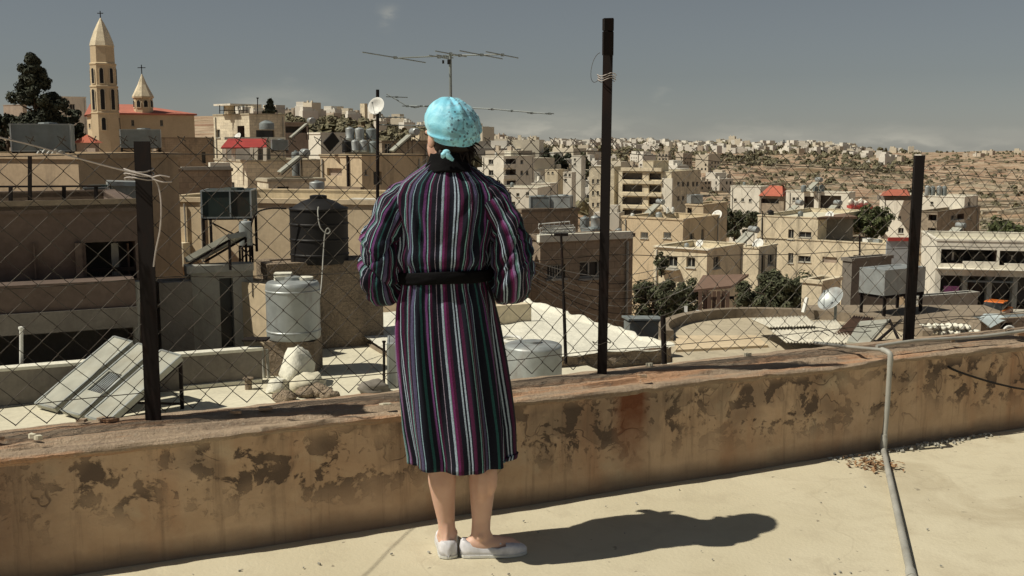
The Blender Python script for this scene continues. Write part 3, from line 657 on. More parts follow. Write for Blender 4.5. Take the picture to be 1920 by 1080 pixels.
def sleeve(sd):
    P = [(Q(sd * .085 - .012, -.008, 1.372), .040, .055), (Q(sd * .128 - .012, -.010, 1.352), .058, .074), (Q(sd * .165 - .012, -.014, 1.315), .069, .084), (Q(sd * .198 - .012, -.02, 1.25), .074, .090), (Q(sd * .224 - .012, -.026, 1.18), .076, .095), (Q(sd * .232 - .012, -.028, 1.11), .080, .10), (Q(sd * .236 - .012, -.02, 1.06), .082, .105), (Q(sd * .230 - .012, .02, 1.025), .080, .100), (Q(sd * .205 - .012, .075, 1.03), .074, .092), (Q(sd * .16 - .012, .125, 1.06), .07, .08), (Q(sd * .09 - .012, .165, 1.085), .062, .07), (Q(sd * .03, .185, 1.10), .05, .058)]
    PP = smooth([q[0] for q in P], 9); nn = len(PP); rr = []
    for i in range(nn):
        x = i / 9; k = min(int(x), len(P) - 2); f = x - k; rr.append((P[k][1] + (P[k + 1][1] - P[k][1]) * f, P[k][2] + (P[k + 1][2] - P[k][2]) * f))
    n = 80; o = []; mb = MB(); xx = V((1, 0, 0))
    fr = []
    for i in range(nn):
        d = (PP[min(i + 1, nn - 1)] - PP[max(i - 1, 0)]).normalized(); xx = (xx - d * xx.dot(d)).normalized(); fr.append((xx.copy(), d.cross(xx)))
    rs_ = random.Random(30 + sd); SCR = [(rs_.uniform(3.5, 8.5), rs_.uniform(0, 6.28), rs_.choice((-1, 1)) * rs_.uniform(.6, 2.2), rs_.uniform(.10, .22), rs_.uniform(.35, .9), rs_.choice((-1, 1)) * rs_.uniform(.006, .013)) for _ in range(34)] + [(rs_.uniform(1, 3.5), rs_.uniform(0, 6.28), rs_.uniform(-1, 1), rs_.uniform(.12, .25), rs_.uniform(.5, 1.1), rs_.choice((-1, 1)) * rs_.uniform(.004, .008)) for _ in range(12)]
    def fn(u, v):
        i = round(u * (nn - 1)); a = 2 * math.pi * v; x, y = fr[i]; ra, rb = rr[i]
        s_ = i / 9
        f = .010 * fn3((math.cos(a) * 1.2, math.sin(a) * 1.2, s_ * .9 + sd * 5), 2.0) + .0045 * math.sin(s_ * 3.1 + 2.4 * math.sin(a + sd) + sd + 2 * fn3((s_, a * .4, sd), .6)) * (1 if 2 < s_ < 8 else .3) + .004 * math.sin(a * 5 + s_ * 1.5)
        for (s0_, a0_, sl_, w_, L_, am_) in SCR:
            e = (a - a0_ - sl_ * (s_ - s0_) + math.pi) % (2 * math.pi) - math.pi; q_ = (s_ - s0_) / L_
            if abs(q_) < 2.2 and abs(e) < w_ * 2.6: f += am_ * math.exp(-(e / w_) ** 2 - q_ * q_)
        q = PP[i] + (x * (ra * .83 + f) * math.cos(a) + y * (rb * .83 + f) * math.sin(a)) 
        return q
    mb.grid(fn, nn - 1, n, uvf=lambda u, v: (v * 2.4 + (.1 if sd < 0 else .52), u))
    s = mb.obj('sleeve', M['robe'], person, smooth=80); s.modifiers.new('solid', 'SOLIDIFY').thickness = .005
sleeve(-1); sleeve(1)
# belt and collar
mb = MB()
def belt(u, v):
    an = 2 * math.pi * u; z = 1.036 + v * .044; _, cx, cy, a, d = interp(z); bul = .020 + .006 * math.sin(v * math.pi) + .003 * fn3((math.cos(an), math.sin(an), v), 4)
    ca, sa = math.cos(an), math.sin(an); return Q(cx, cy, z + .006 * ca + .003 * math.sin(an * 3)) + V(((a + bul) * ca, (d + bul) * sa, 0))
mb.grid(belt, 80, 8, closed=True); bo2 = mb.obj('belt', M['black'], person, smooth=80); bo2.modifiers.new('solid', 'SOLIDIFY').thickness = .012
mb = MB()
def collar(u, v):
    an = 2 * math.pi * u; sa, ca = math.sin(an), math.cos(an); fr_ = max(0, sa)
    z = 1.425 + v * .062 - fr_ * .10 * (1 - v * .3); rx2 = .105 - .042 * v - .010 * math.sin(v * 3.1); ry2 = .092 - .022 * v
    return Q(-.004, -.004 + .03 * fr_, z + .006 * fn3((ca, sa, v), 3)) + V((rx2 * ca, ry2 * sa, 0))
mb.grid(collar, 72, 10, closed=True); co = mb.obj('collar', M['black'], person, smooth=80); co.modifiers.new('solid', 'SOLIDIFY').thickness = .012
# white ballet flats
M['shoe'] = metal('white_shoe_leather', (.66, .66, .70), .5, 0, 0, 30)
def shoe(x, y, a):
    d = V((math.sin(a), math.cos(a), 0)); s = V((math.cos(a), -math.sin(a), 0)); c0 = Q(x, y, 0)
    LN = [(-.066, .004, .03), (-.062, .016, .052), (-.054, .029, .060), (-.03, .035, .058), (.0, .036, .046), (.04, .037, .037), (.075, .041, .032), (.105, .044, .040), (.135, .041, .037), (.16, .033, .030), (.178, .020, .022), (.186, .008, .014)]
    mb = MB(); n = 20; o = 0
    for (l, wd, h) in LN:
        for k in range(n):
            an = math.pi * (k / (n - 1)); ca, sa = math.cos(an), math.sin(an)
            xx = wd * math.copysign(abs(ca) ** .6, ca); zz = .008 + h * abs(sa) ** (.55)
            if -.05 < l < .10: zz = min(zz, .008 + h * .9); 
            mb.v.append(tuple(c0 + d * l + s * xx + V((0, 0, zz))))
    opening = range(3, 7)
    for i in range(len(LN) - 1):
        for k in range(n - 1):
            if i in opening and 5 <= k <= n - 7: continue
            mb.f.append([i * n + k, i * n + k + 1, (i + 1) * n + k + 1, (i + 1) * n + k])
    mb.f.append(list(range(n))); mb.f.append([(len(LN) - 1) * n + k for k in range(n)])
    so_ = mb.obj('shoe', M['shoe'], person, smooth=60); md = so_.modifiers.new('solid', 'SOLIDIFY'); md.thickness = .004; md.offset = 1
    sb = MB(); out = [(l, wd + .003) for l, wd, _ in LN]
    poly = [c0 + d * l + s * wd for l, wd in out] + [c0 + d * l - s * wd for l, wd in reversed(out)]
    sb.prism([p_ + V((0, 0, .002)) for p_ in poly], (0, 0, .009)); sb.obj('sole', M['whitep'], so_)
    for q in (-1, 1):
        bb = MB(); bc = c0 + d * .085 + V((0, 0, .046)); blob(bb, bc + s * q * .012, (s * .012, d * .006, UZ * .006), 8); bb.obj('bow', M['shoe'], so_, smooth=60)
shoe(lx, ly - .0, AL); shoe(rx - .012, ry + .0, AR)
# ------------------------------------------------------------------ terrain
TX = [-1200, 0, 200, 400, 600, 800, 1000, 1200, 1500, 1700, 1920, 3200]
TZ = [(5, [-9] * 12), (30, [-9] * 12), (60, [-8, -8, -8, -8, -9, -10, -11, -13, -13, -13, -13, -13]),
      (100, [-5, -5, -5, -5, -8, -10, -12, -15, -15.5, -15.5, -15.5, -15]), (150, [-4, -4, -4, -4, -6, -10, -14, -17, -17.5, -17.5, -17.5, -17]),
      (220, [0, 0, 0, 0, -2, -8, -14, -18, -19, -19, -19, -18]), (400, [6, 6, 6, 8, 5, 0, -11, -19, -20.5, -21, -21, -20]),
      (800, [14, 14, 14, 18, 17, 9, -5, -13, -19, -23, -25, -22]), (1400, [24, 24, 24, 32, 31, 16, -3, -2, -5, -13, -11.5, -10]),
      (2000, [20, 20, 20, 26, 24, 10, -12, -12, -14, -22, -16, -20]), (3200, [-50] * 12)]
def lerpT(xs, ys, x):
    if x <= xs[0]: return ys[0]
    for i in range(len(xs) - 1):
        if x <= xs[i + 1]:
            k = (x - xs[i]) / (xs[i + 1] - xs[i]); k = k * k * (3 - 2 * k); return ys[i] + (ys[i + 1] - ys[i]) * k
    return ys[-1]
def terr(x, y):
    r_ = math.hypot(x, y)
    px = 960 + F * x / max(y, .25 * r_, 1e-3); Y = max(y, 5, .3 * r_)
    ly_ = math.log(Y); rows = [lerpT(TX, r[1], px) for r in TZ]
    z = lerpT([math.log(r[0]) for r in TZ], rows, ly_)
    k = min(1, max(0, (Y - 150) / 200)) * min(1, max(0, (px - 1050) / 200)) * min(1, max(0, (1700 - Y) / 500))
    if k > 0:
        hgt = 4.5 * noise.noise(V((x / 90, y / 90, 0))) + 2 * noise.noise(V((x / 34, y / 34, 3)))
        st = 2.2; q = (z + hgt) / st; fl = math.floor(q); f = q - fl; f = max(0, (f - .72) / .28)
        z = z * (1 - k) + k * ((fl + f) * st)
        z += k * .5 * noise.noise(V((x / 9, y / 9, 1)))
    return z
m, t, b = newmat('terraced_hillside'); p = pos(t)
n1 = nzn(t, p, .012, 7, .65); n2 = nzn(t, p, .06, 6, .7, .3, (1, 1, 6)); n3 = nzn(t, p, .35, 4, .7)
c = mixc_(t, rng(t, n1, .38, .62), (.27, .15, .10), (.40, .285, .19))
c = mixc_(t, rng(t, n2, .42, .62), c, (.47, .38, .275)); c = mixc_(t, mul(t, rng(t, n3, .52, .64), .6), c, (.095, .08, .05))
c = mixc_(t, mul(t, rng(t, nzn(t, p, .03, 5), .55, .62), .6), c, (.12, .105, .06))
t.links.new(c, b.inputs['Base Color']); b.inputs['Roughness'].default_value = 1; b.inputs['Specular IOR Level'].default_value = .05; bump(t, b, n3, .8, .6)
M['hill'] = m
mb = MB(); ROWS = 170; AN = [-180 + 6 * i for i in range(24)] + [-36 + .16 * i for i in range(450)] + [36 + 6 * i for i in range(25)]
rows = [4.5 * (3300 / 4.5) ** (i / ROWS) for i in range(ROWS + 1)]
nv = len(rows)
for a in AN:
    sa, ca = math.sin(R(a)), math.cos(R(a))
    for r_ in rows: x, y = r_ * sa, r_ * ca; mb.v.append((x, y, terr(x, y)))
for i in range(len(AN) - 1):
    for j in range(nv - 1): mb.f.append([i * nv + j, (i + 1) * nv + j, (i + 1) * nv + j + 1, i * nv + j + 1])
mb.obj('valley_and_hills', M['hill'], smooth=35, kind='structure')
# ------------------------------------------------------------------ buildings
def facegrid(mb, O, du, Wd, z0, z1, holes, n, dp=.22, inner=None):
    us = sorted({0, Wd} | {min(max(h[k], 0), Wd) for h in holes for k in (0, 1)}); zs = sorted({z0, z1} | {min(max(h[k], z0), z1) for h in holes for k in (2, 3)})
    P = lambda u, z, o=0: V((O.x, O.y, 0)) + du * u + n * o + V((0, 0, z))
    for i in range(len(us) - 1):
        for j in range(len(zs) - 1):
            u0, u1, a, c = us[i], us[i + 1], zs[j], zs[j + 1]
            if u1 - u0 < 1e-5 or c - a < 1e-5: continue
            um, zm = (u0 + u1) / 2, (a + c) / 2
            if any(h[0] < um < h[1] and h[2] < zm < h[3] for h in holes): continue
            mb.add([P(u0, a), P(u1, a), P(u1, c), P(u0, c)], [(0, 1, 2, 3)], [[(u0, a), (u1, a), (u1, c), (u0, c)]])
    for h in holes:
        u0, u1, a, c = h[:4]; d = h[4] if len(h) > 4 else dp
        q = [(u0, a), (u1, a), (u1, c), (u0, c)]
        for k in range(4):
            s_, e_ = q[k], q[(k + 1) % 4]
            (inner if (inner is not None and d > 1) else mb).add([P(*s_), P(*e_), P(*e_, -d), P(*s_, -d)], [(0, 1, 2, 3)])
class Bld: pass
def B(name, label, xc, yt, Y, xl, xr, a, h, m, wins=(), par=.45, cat='house', group=None, roof='roofc', dl_=None, dr_=None, C=None, frame=None):
    s = Bld(); a = R(a); s.C = C = C or at(xc, yt, Y); s.zt = C.z
    s.dl = V((-math.cos(a), math.sin(a), 0)); s.nl = V((-math.sin(a), -math.cos(a), 0)); s.dr = V((math.sin(a), math.cos(a), 0)); s.nr = V((math.cos(a), -math.sin(a), 0))
    def solve(d, x): 
        k = (x - 960) / F; den = d.x - k * d.y * CT; return (k * dep(C) - C.x) / den
    s.L = dl_ or max(.5, solve(s.dl, xl)); s.Rr = dr_ or max(.5, solve(s.dr, xr))
    z0, zt = C.z - h, C.z; root = s.root = thing(name, label, cat, (C + s.dl * s.L / 2 + s.dr * s.Rr / 2) * 1 - V((0, 0, h)), group)
    holes = {'L': [], 'R': []}; s.wins = []
    for wdef in wins:
        f = wdef[0]; d, n = (s.dl, s.nl) if f == 'L' else (s.dr, s.nr)
        p0 = onplane(wdef[1], wdef[2], C, n); p1 = onplane(wdef[3], wdef[4], C, n)
        u0, u1 = sorted(((p0 - C).dot(d), (p1 - C).dot(d))); a0, a1 = sorted((p0.z, p1.z)); lim = (s.L if f == 'L' else s.Rr)
        u0, u1, a0, a1 = max(u0, .05), min(u1, lim - .05), max(a0, z0 + .05), min(a1, zt - .05)
        kind = wdef[5] if len(wdef) > 5 else 'w'
        if u1 - u0 < .08 or a1 - a0 < .08: continue
        holes[f].append((u0, u1, a0, a1, 3 if kind == 'O' else 1.3 if kind == 'o' else .2)); s.wins.append((f, u0, u1, a0, a1, kind))
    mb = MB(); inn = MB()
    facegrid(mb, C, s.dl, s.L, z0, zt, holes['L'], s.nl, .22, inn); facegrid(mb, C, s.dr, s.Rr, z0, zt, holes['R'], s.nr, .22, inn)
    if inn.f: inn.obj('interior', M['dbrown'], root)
    E = C + s.dl * s.L; G = C + s.dr * s.Rr
    facegrid(mb, E, s.dr, s.Rr, z0, zt, [], -s.nr); facegrid(mb, G, s.dl, s.L, z0, zt, [], -s.nl)
    th = min(.2, s.L * .2, s.Rr * .2)
    o4 = [C, E, E + s.dr * s.Rr, G]; i4 = [C + (s.dl + s.dr) * th, E + (s.dr - s.dl) * th, E + s.dr * s.Rr - (s.dl + s.dr) * th, G + (s.dl - s.dr) * th]
    for k in range(4):
        k2 = (k + 1) % 4; dz = V((0, 0, -par)); mb.add([o4[k], o4[k2], i4[k2], i4[k]], [(0, 1, 2, 3)]); mb.add([i4[k], i4[k2], i4[k2] + dz, i4[k] + dz], [(0, 1, 2, 3)])
    mb.obj('wall', m, root)
    if par >= .3:
        mb = MB(); e5 = .06; b4 = [C - (s.dl + s.dr) * e5, E + (s.dl - s.dr) * e5, E + s.dr * s.Rr + (s.dl + s.dr) * e5, G + (s.dr - s.dl) * e5]; n4 = [q - (q - (b4[0] + b4[2]) / 2) * 1 for q in b4]
        for k in range(4):
            k2 = (k + 1) % 4; A_, B_ = b4[k], b4[k2]; ia, ib = i4[k], i4[k2]; z1_, z2_ = V((0, 0, -.10)), V((0, 0, .035))
            mb.hexa([A_ + z1_, B_ + z1_, ib + z1_, ia + z1_], [A_ + z2_, B_ + z2_, ib + z2_, ia + z2_])
        mb.obj('coping', m, root)
    mb = MB(); mb.add([q + V((0, 0, -par + .01)) for q in i4], [(0, 1, 2, 3)]); mb.obj('roof', M[roof], root)
    if cat == 'house' and 30 < C.y < 200:
        for d, n, lim in ((s.dl, s.nl, s.L), (s.dr, s.nr, s.Rr)):
            if lim > 3: mb = MB(); q = C + d * lim * .93 + n * .07; mb.tube([q + V((0, 0, -.25)), q + V((0, 0, -min(h, 8)))], .05, 6); mb.obj('downpipe', M['pvc'], root)
    for (f, u0, u1, a0, a1, kind) in s.wins:
        d, n = (s.dl, s.nl) if f == 'L' else (s.dr, s.nr); P = lambda u, z, o: V((C.x, C.y, 0)) + d * u + n * o + V((0, 0, z))
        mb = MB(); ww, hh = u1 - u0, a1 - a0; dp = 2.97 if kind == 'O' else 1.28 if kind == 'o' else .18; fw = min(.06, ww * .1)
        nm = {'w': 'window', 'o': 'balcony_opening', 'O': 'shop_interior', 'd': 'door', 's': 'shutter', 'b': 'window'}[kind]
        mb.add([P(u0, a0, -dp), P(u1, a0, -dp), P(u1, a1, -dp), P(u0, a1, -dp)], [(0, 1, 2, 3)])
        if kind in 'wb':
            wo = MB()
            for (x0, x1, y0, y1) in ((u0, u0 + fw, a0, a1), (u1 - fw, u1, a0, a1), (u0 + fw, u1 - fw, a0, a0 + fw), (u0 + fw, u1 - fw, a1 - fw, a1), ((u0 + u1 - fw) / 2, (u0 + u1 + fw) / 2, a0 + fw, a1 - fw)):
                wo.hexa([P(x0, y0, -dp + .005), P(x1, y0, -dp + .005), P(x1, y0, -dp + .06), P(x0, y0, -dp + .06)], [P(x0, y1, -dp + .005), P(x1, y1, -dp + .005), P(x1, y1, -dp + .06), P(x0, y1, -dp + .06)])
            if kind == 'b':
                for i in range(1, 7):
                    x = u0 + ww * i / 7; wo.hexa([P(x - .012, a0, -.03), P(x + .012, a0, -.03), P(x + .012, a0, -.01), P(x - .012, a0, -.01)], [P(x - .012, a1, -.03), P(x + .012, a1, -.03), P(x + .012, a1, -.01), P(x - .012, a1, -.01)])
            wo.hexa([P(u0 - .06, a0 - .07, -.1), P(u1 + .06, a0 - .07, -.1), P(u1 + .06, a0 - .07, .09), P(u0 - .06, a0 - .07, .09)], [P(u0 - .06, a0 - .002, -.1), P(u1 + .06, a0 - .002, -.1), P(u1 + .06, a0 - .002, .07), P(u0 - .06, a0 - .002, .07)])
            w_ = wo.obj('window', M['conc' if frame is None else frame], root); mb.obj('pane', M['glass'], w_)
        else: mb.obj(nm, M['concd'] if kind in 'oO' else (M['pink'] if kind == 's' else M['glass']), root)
    return s
def fbox(s, f, x0, y0, x1, y1, o0, o1, m, name, parent=None):
    d, n = (s.dl, s.nl) if f == 'L' else (s.dr, s.nr)
    p0 = onplane(x0, y0, s.C + n * o1, n); p1 = onplane(x1, y1, s.C + n * o1, n)
    u0, u1 = sorted(((p0 - s.C).dot(d), (p1 - s.C).dot(d))); a0, a1 = sorted((p0.z, p1.z))
    P = lambda u, z, o: V((s.C.x, s.C.y, 0)) + d * u + n * o + V((0, 0, z)); mb = MB()
    mb.hexa([P(u0, a0, o0), P(u1, a0, o0), P(u1, a0, o1), P(u0, a0, o1)], [P(u0, a1, o0), P(u1, a1, o0), P(u1, a1, o1), P(u0, a1, o1)])
    return mb.obj(name, m, parent or s.root)
def pxbox(name, label, cat, x0, y0, x1, y1, Y, depth, m, rz=0, group=None):
    a, c = at(x0, y0, Y), at(x1, y1, Y); wd = abs(c.x - a.x); hh = abs(a.z - c.z); cc = (a + c) / 2 + V((0, depth / 2, 0))
    mb = MB(); mb.box(cc, (wd, depth, hh), rz=rz); return mb.obj(name, m, label=label, cat=cat, group=group)
# ---- rooftop kit
def stand(mb, c, w_, d_, h, z0, rz=0, t_=.05):
    Mx = Matrix.Translation(V((c.x, c.y, z0))) @ Matrix.Rotation(rz, 4, 'Z')
    q = [Mx @ V((x * w_ / 2, y * d_ / 2, 0)) for x, y in ((-1, -1), (1, -1), (1, 1), (-1, 1))]
    for k in range(4):
        mb.bar(q[k], q[k] + V((0, 0, h)), t_, t_); mb.bar(q[k] + V((0, 0, h - t_ / 2)), q[(k + 1) % 4] + V((0, 0, h - t_ / 2)), t_, t_ * .99)
    for k in (0, 2): mb.bar(q[k] + V((0, 0, h * .15)), q[k + 1] + V((0, 0, h * .8)), t_ * .6, t_ * .6)
def box_tank(label, x0, y0, x1, y1, Y, depth, m, rz=0, legs=0, lm='iron', seam=None, group=None):
    a, c = at(x0, y0, Y), at(x1, y1, Y); wd = abs(c.x - a.x); hh = abs(a.z - c.z); cc = (a + c) / 2 + V((0, depth / 2, 0))
    t_ = thing('water_tank', label, 'water tank', V((cc.x, cc.y, cc.z - hh / 2 - legs)), group); mb = MB(); mb.box(cc, (wd, depth, hh), rz=rz); mb.obj('tank_body', m, t_)
    mb = MB(); Mx = Matrix.Translation(cc) @ Matrix.Rotation(rz, 4, 'Z')
    for x, y in ((-1, -1), (1, -1), (1, 1), (-1, 1)): mb.bar(Mx @ V((x * wd / 2, y * depth / 2, -hh / 2)), Mx @ V((x * wd / 2, y * depth / 2, hh / 2 + .01)), .035, .035)
    for z in (-1, 1):
        for k in range(4):
            q = ((-1, -1), (1, -1), (1, 1), (-1, 1)); e, f = q[k], q[(k + 1) % 4]; mb.bar(Mx @ V((e[0] * wd / 2, e[1] * depth / 2, z * hh / 2)), Mx @ V((f[0] * wd / 2, f[1] * depth / 2, z * hh / 2)), .03, .03)
    if seam is not None: mb.bar(Mx @ V(((seam - .5) * wd, -depth / 2 - .01, -hh / 2)), Mx @ V(((seam - .5) * wd, -depth / 2 - .01, hh / 2)), .03, .02)
    mb.obj('edge_frame', M['galv'], t_)
    mb = MB(); mb.lathe(cc + V((wd * .1, 0, hh / 2)), [(0, .06), (.22, .05), (.24, 0.0)][::-1], 12); mb.obj('lid', m, t_)
    if legs: mb = MB(); stand(mb, cc, wd * .96, depth * .96, legs, cc.z - hh / 2 - legs, rz); mb.obj('stand', M[lm], t_)
    return t_
def cyl_tank(label, xl, xr, yt, yb, Y, m, rib=0, dome=.08, group=None, n=20):
    a, c = at(xl, yb, Y), at(xr, yb, Y); tp = at((xl + xr) / 2, yt, Y); r_ = (c.x - a.x) / 2; z0 = a.z; hh = tp.z - z0; cc = V(((a.x + c.x) / 2, Y + r_, z0))
    t_ = thing('water_tank', label, 'water tank', cc, group)
    prof = [(0, 0), (r_ * .97, 0), (r_, .03 * hh)]
    for k in range(rib):
        z = hh * (.12 + .72 * k / max(1, rib - 1)) * .95; prof += [(r_, z), (r_ * 1.025, z + hh * .012), (r_ * 1.025, z + hh * .028), (r_, z + hh * .04)]
    hb = hh * (1 - dome); prof += [(r_, hb * .93), (r_ * .99, hb * .96), (r_ * .93, hb), (r_ * .6, hb + (hh - hb) * .55), (r_ * .32, hb + (hh - hb) * .8), (0, hb + (hh - hb) * .8)]
    mb = MB(); mb.lathe(cc, prof, n if r_ > .3 else 14); mb.obj('tank_body', m, t_, smooth=35)
    mb = MB(); mb.lathe(cc + V((0, 0, hb + (hh - hb) * .78)), [(0, 0), (r_ * .3, 0), (r_ * .3, hh * .05), (r_ * .2, hh * .06), (0, hh * .06)], 14); mb.obj('lid', m, t_, smooth=35)
    return t_
def solar(label, p, length, width, az, tilt, tank=True, npan=1, m='collector', tr=.25, group=None):
    """collector facing azimuth az (world angle), rising away from it, with a drum behind"""
    t_ = thing('solar_water_heater', label, 'solar heater', p, group); f = V((math.cos(az), math.sin(az), 0)); s = V((-f.y, f.x, 0)); up = V((0, 0, 1))
    d = -f * math.cos(tilt) + up * math.sin(tilt); nrm = f * math.sin(tilt) + up * math.cos(tilt)
    for k in range(npan):
        o = (k - (npan - 1) / 2) * width * 1.08; mb = MB(); c = p + s * o + d * length / 2 + nrm * .05 + up * .12
        mb.hexa([c + d * x * length / 2 + s * y * width / 2 - nrm * .05 for x, y in ((-1, -1), (1, -1), (1, 1), (-1, 1))], [c + d * x * length / 2 + s * y * width / 2 + nrm * .05 for x, y in ((-1, -1), (1, -1), (1, 1), (-1, 1))])
        mb.obj('collector', M[m], t_)
    mb = MB(); tp = p + d * length + up * .1
    for o in (-1, 1):
        q = tp + s * o * width * npan * .45; mb.bar(q, V((q.x, q.y, p.z)), .04, .04); mb.bar(p + s * o * width * npan * .45 + up * .06, q, .04, .04)
    mb.obj('frame', M['iron'], t_)
    if tank:
        c = tp - f * tr * 1.2 + up * tr * 1.1; L = width * npan * .9; mb = MB()
        mb.lathe(c - s * L / 2, [(0, 0), (tr * .8, .0), (tr, .06), (tr, L - .06), (tr * .8, L), (0, L)], 16, ax=s); mb.obj('drum', M['galv'], t_, smooth=35)
    return t_
def dish(label, px, py, Y, r_, face, pole=1.0, col='whitep', lean=.5):
    c = at(px, py, Y); t_ = thing('satellite_dish', label, 'satellite dish', c - V((0, 0, pole))); ax = V(face).normalized(); mb = MB()
    mb.lathe(c, [(0, 0), (r_ * .35, r_ * .03), (r_ * .7, r_ * .12), (r_, r_ * .26), (r_ * 1.02, r_ * .25), (r_ * .7, r_ * .09), (0, -.03)], 28, ax=ax); mb.obj('reflector', M[col], t_, smooth=60)
    mb = MB(); up = V((0, 0, 1)); lo2 = (up - ax * up.dot(ax)).normalized()
    mb.tube([c - lo2 * r_ * .95 + ax * r_ * .2, c + ax * r_ * 1.05], r_ * .025, 6); mb.box(c + ax * r_ * 1.08, (r_ * .14,) * 3); mb.obj('feed_arm', M['galvd'], t_)
    mb = MB(); mb.tube([c - ax * .06, c - ax * .16 - up * .05, V((c.x - ax.x * .16, c.y - ax.y * .16, c.z - pole))], .025 + r_ * .02, 8); mb.obj('mast', M['galvd'], t_); return t_
# ---- trees
def tree(name, label, px, ybase, ytop, Y, wpx, m, shape='round', leaves=2600, lsz=.16, cat='tree', group=None):
    b0 = at(px, ybase, Y); tp = at(px, ytop, Y); hh = tp.z - b0.z; rw = wpx * mpp(b0) / 2
    t_ = thing(name, label, cat, b0, group); rnd = random.Random(px * 7 + ytop)
    mb = MB(); mb.tube([b0, b0 + V((.03 * hh, 0, hh * .3)), b0 + V((0, .02 * hh, hh * .62)), b0 + V((.01 * hh, 0, hh * .9))], [hh * .035, hh * .028, hh * .016, hh * .004], 8)
    cl = []
    nc = 42 if shape == 'round' else 110
    for k in range(nc):
        if shape == 'round':
            while True:
                q = V((rnd.uniform(-1, 1), rnd.uniform(-1, 1), rnd.uniform(-1, 1)))
                if .25 < q.length < 1: break
            q = V((q.x * rw * .9, q.y * rw * .9, hh * .52 + q.z * hh * .42)) * 1; q += V((rnd.gauss(0, .08) * rw, 0, rnd.gauss(0, .05) * hh)); q.z = max(q.z, hh * .06); cr_ = rw * rnd.uniform(.13, .30)
        else:
            z = rnd.random() ** 1.25; k2 = (1 - z) ** .85; a = rnd.uniform(0, 6.28); rr = rw * k2 * rnd.uniform(.35, .95) * (1 + .25 * math.sin(z * 17)) + rw * .05
            q = V((math.cos(a) * rr, math.sin(a) * rr, hh * (.12 + .86 * z))); cr_ = rw * (.10 + .15 * k2) * rnd.uniform(.7, 1.25)
        cl.append((b0 + q, cr_))
        if k % 3 == 0: s_ = b0 + V((0, 0, min(q.z * .75, hh * .8))); mb.tube([s_, s_.lerp(b0 + q, .6) + V((0, 0, -.02 * hh)), b0 + q], [hh * .012, hh * .007, hh * .002], 5)
    mb.obj('trunk', M['bark'], t_, smooth=60)
    mb = MB(); per = leaves // nc
    for c, r_ in cl:
        for i in range(per):
            d = V((rnd.gauss(0, 1), rnd.gauss(0, 1), rnd.gauss(0, .8))).normalized(); q = c + d * r_ * rnd.uniform(.45, 1.08)
            u = V((rnd.gauss(0, 1), rnd.gauss(0, 1), rnd.gauss(0, 1))).normalized(); v_ = u.cross(d).normalized() if u.cross(d).length > .01 else V((1, 0, 0)); u = v_.cross(d); z = lsz * rnd.uniform(.6, 1.4)
            d2 = d * z * .3
            mb.add([q - u * z, q - v_ * z * .5 + d2, q + u * z, q + v_ * z * .5 + d2], [(0, 1, 2, 3)])
    mb.obj('crown', m, t_); return t_
# ------------------------------------------------------------------ neighbouring rooftops below the parapet
ZR = -2.6
def slab(mb, s0, s1, t0, t1, z0, z1): mb.hexa([W(s0, t0, z0), W(s1, t0, z0), W(s1, t1, z0), W(s0, t1, z0)], [W(s0, t0, z1), W(s1, t0, z1), W(s1, t1, z1), W(s0, t1, z1)])
nb = thing('neighbour_building', 'neighbouring flat-roofed building just below the fence, cream screed roof', 'building', W(-2, 15, -8))
mb = MB(); slab(mb, -14, 9.4, 7.5, 23.6, ZR - .25, ZR); mb.obj('roof', M['roofc'], nb)
mb = MB(); slab(mb, -13.9, 9.3, 7.6, 23.5, -9, ZR - .25); mb.obj('wall', M['stone'], nb)
tpar = onz(240, 740, ZR).dot(NN); sp1 = onz(492, 716, ZR).dot(D)
mb = MB(); slab(mb, -14, sp1, tpar, tpar + .18, ZR, ZR + .56); mb.obj('low_parapet', M['concd'], nb)
mb = MB(); slab(mb, -14, sp1 + .02, tpar - .03, tpar + .21, ZR + .56, ZR + .61); mb.obj('parapet_cap', M['roofw'], nb)
# pipes and kerbs lying over the screed
mb = MB(); slab(mb, onz(345, 735, ZR).dot(D), onz(485, 712, ZR).dot(D), onz(400, 727, ZR).dot(NN), onz(400, 727, ZR).dot(NN) + .12, ZR, ZR + .07); mb.obj('kerb', M['roofw'], nb)
# whitewashed higher roof to the right
wr = thing('whitewashed_roof', 'bright whitewashed flat roof with a crumbling front edge right of the person', 'roof', W(9, 20, -8))
mb = MB(); S0, S1, T0, T1, ZT = 6.2, 11.3, 17.1, 23.6, -2.42
def wrf(u, v):
    s = S0 + u * (S1 - S0); tt = T0 + v * (T1 - T0); z = ZT + .05 * fn3((s, tt, 0), .8) + .025 * fn3((s, tt, 5), 3)
    if u > .98: s += .12 * fn3((tt, 0, 0), 2); z += .06 + .05 * fn3((tt, 0, 3), 2.5)
    if v < .03: tt += .12 * fn3((s, 0, 0), 2.2); z += .05 * fn3((s, 2, 0), 3)
    return W(s, tt, z)
mb.grid(wrf, 70, 70); mb.obj('roof', M['roofw'], wr, smooth=50)
mb = MB(); mb.grid(lambda u, v: W(S0 + u * (S1 - S0 - .02), T0 + .05 + .10 * fn3((u * 9, v * 3, 0), 2) * (1 - v * .5), ZT + .02 - .65 * v), 80, 10); mb.obj('broken_edge', M['rubble'], wr, smooth=40)
mb = MB(); slab(mb, S0 + .05, S1 - .12, T0 + .12, T1, -9, ZT - .12); mb.obj('wall', M['stone'], wr)
a = onz(945, 612, ZT); mb = MB(); s_, t_ = a.dot(D), a.dot(NN); slab(mb, s_ - .9, s_ + .75, t_ + .2, t_ + .45, ZT - .05, ZT + .42); mb.obj('low_parapet', M['cream'], wr)
mb = MB(); slab(mb, S1 - 1.6, S1 + .03, T0 - .45, T0 - .05, ZT - .45, ZT - .28); mb.obj('ledge', M['roofw'], wr)
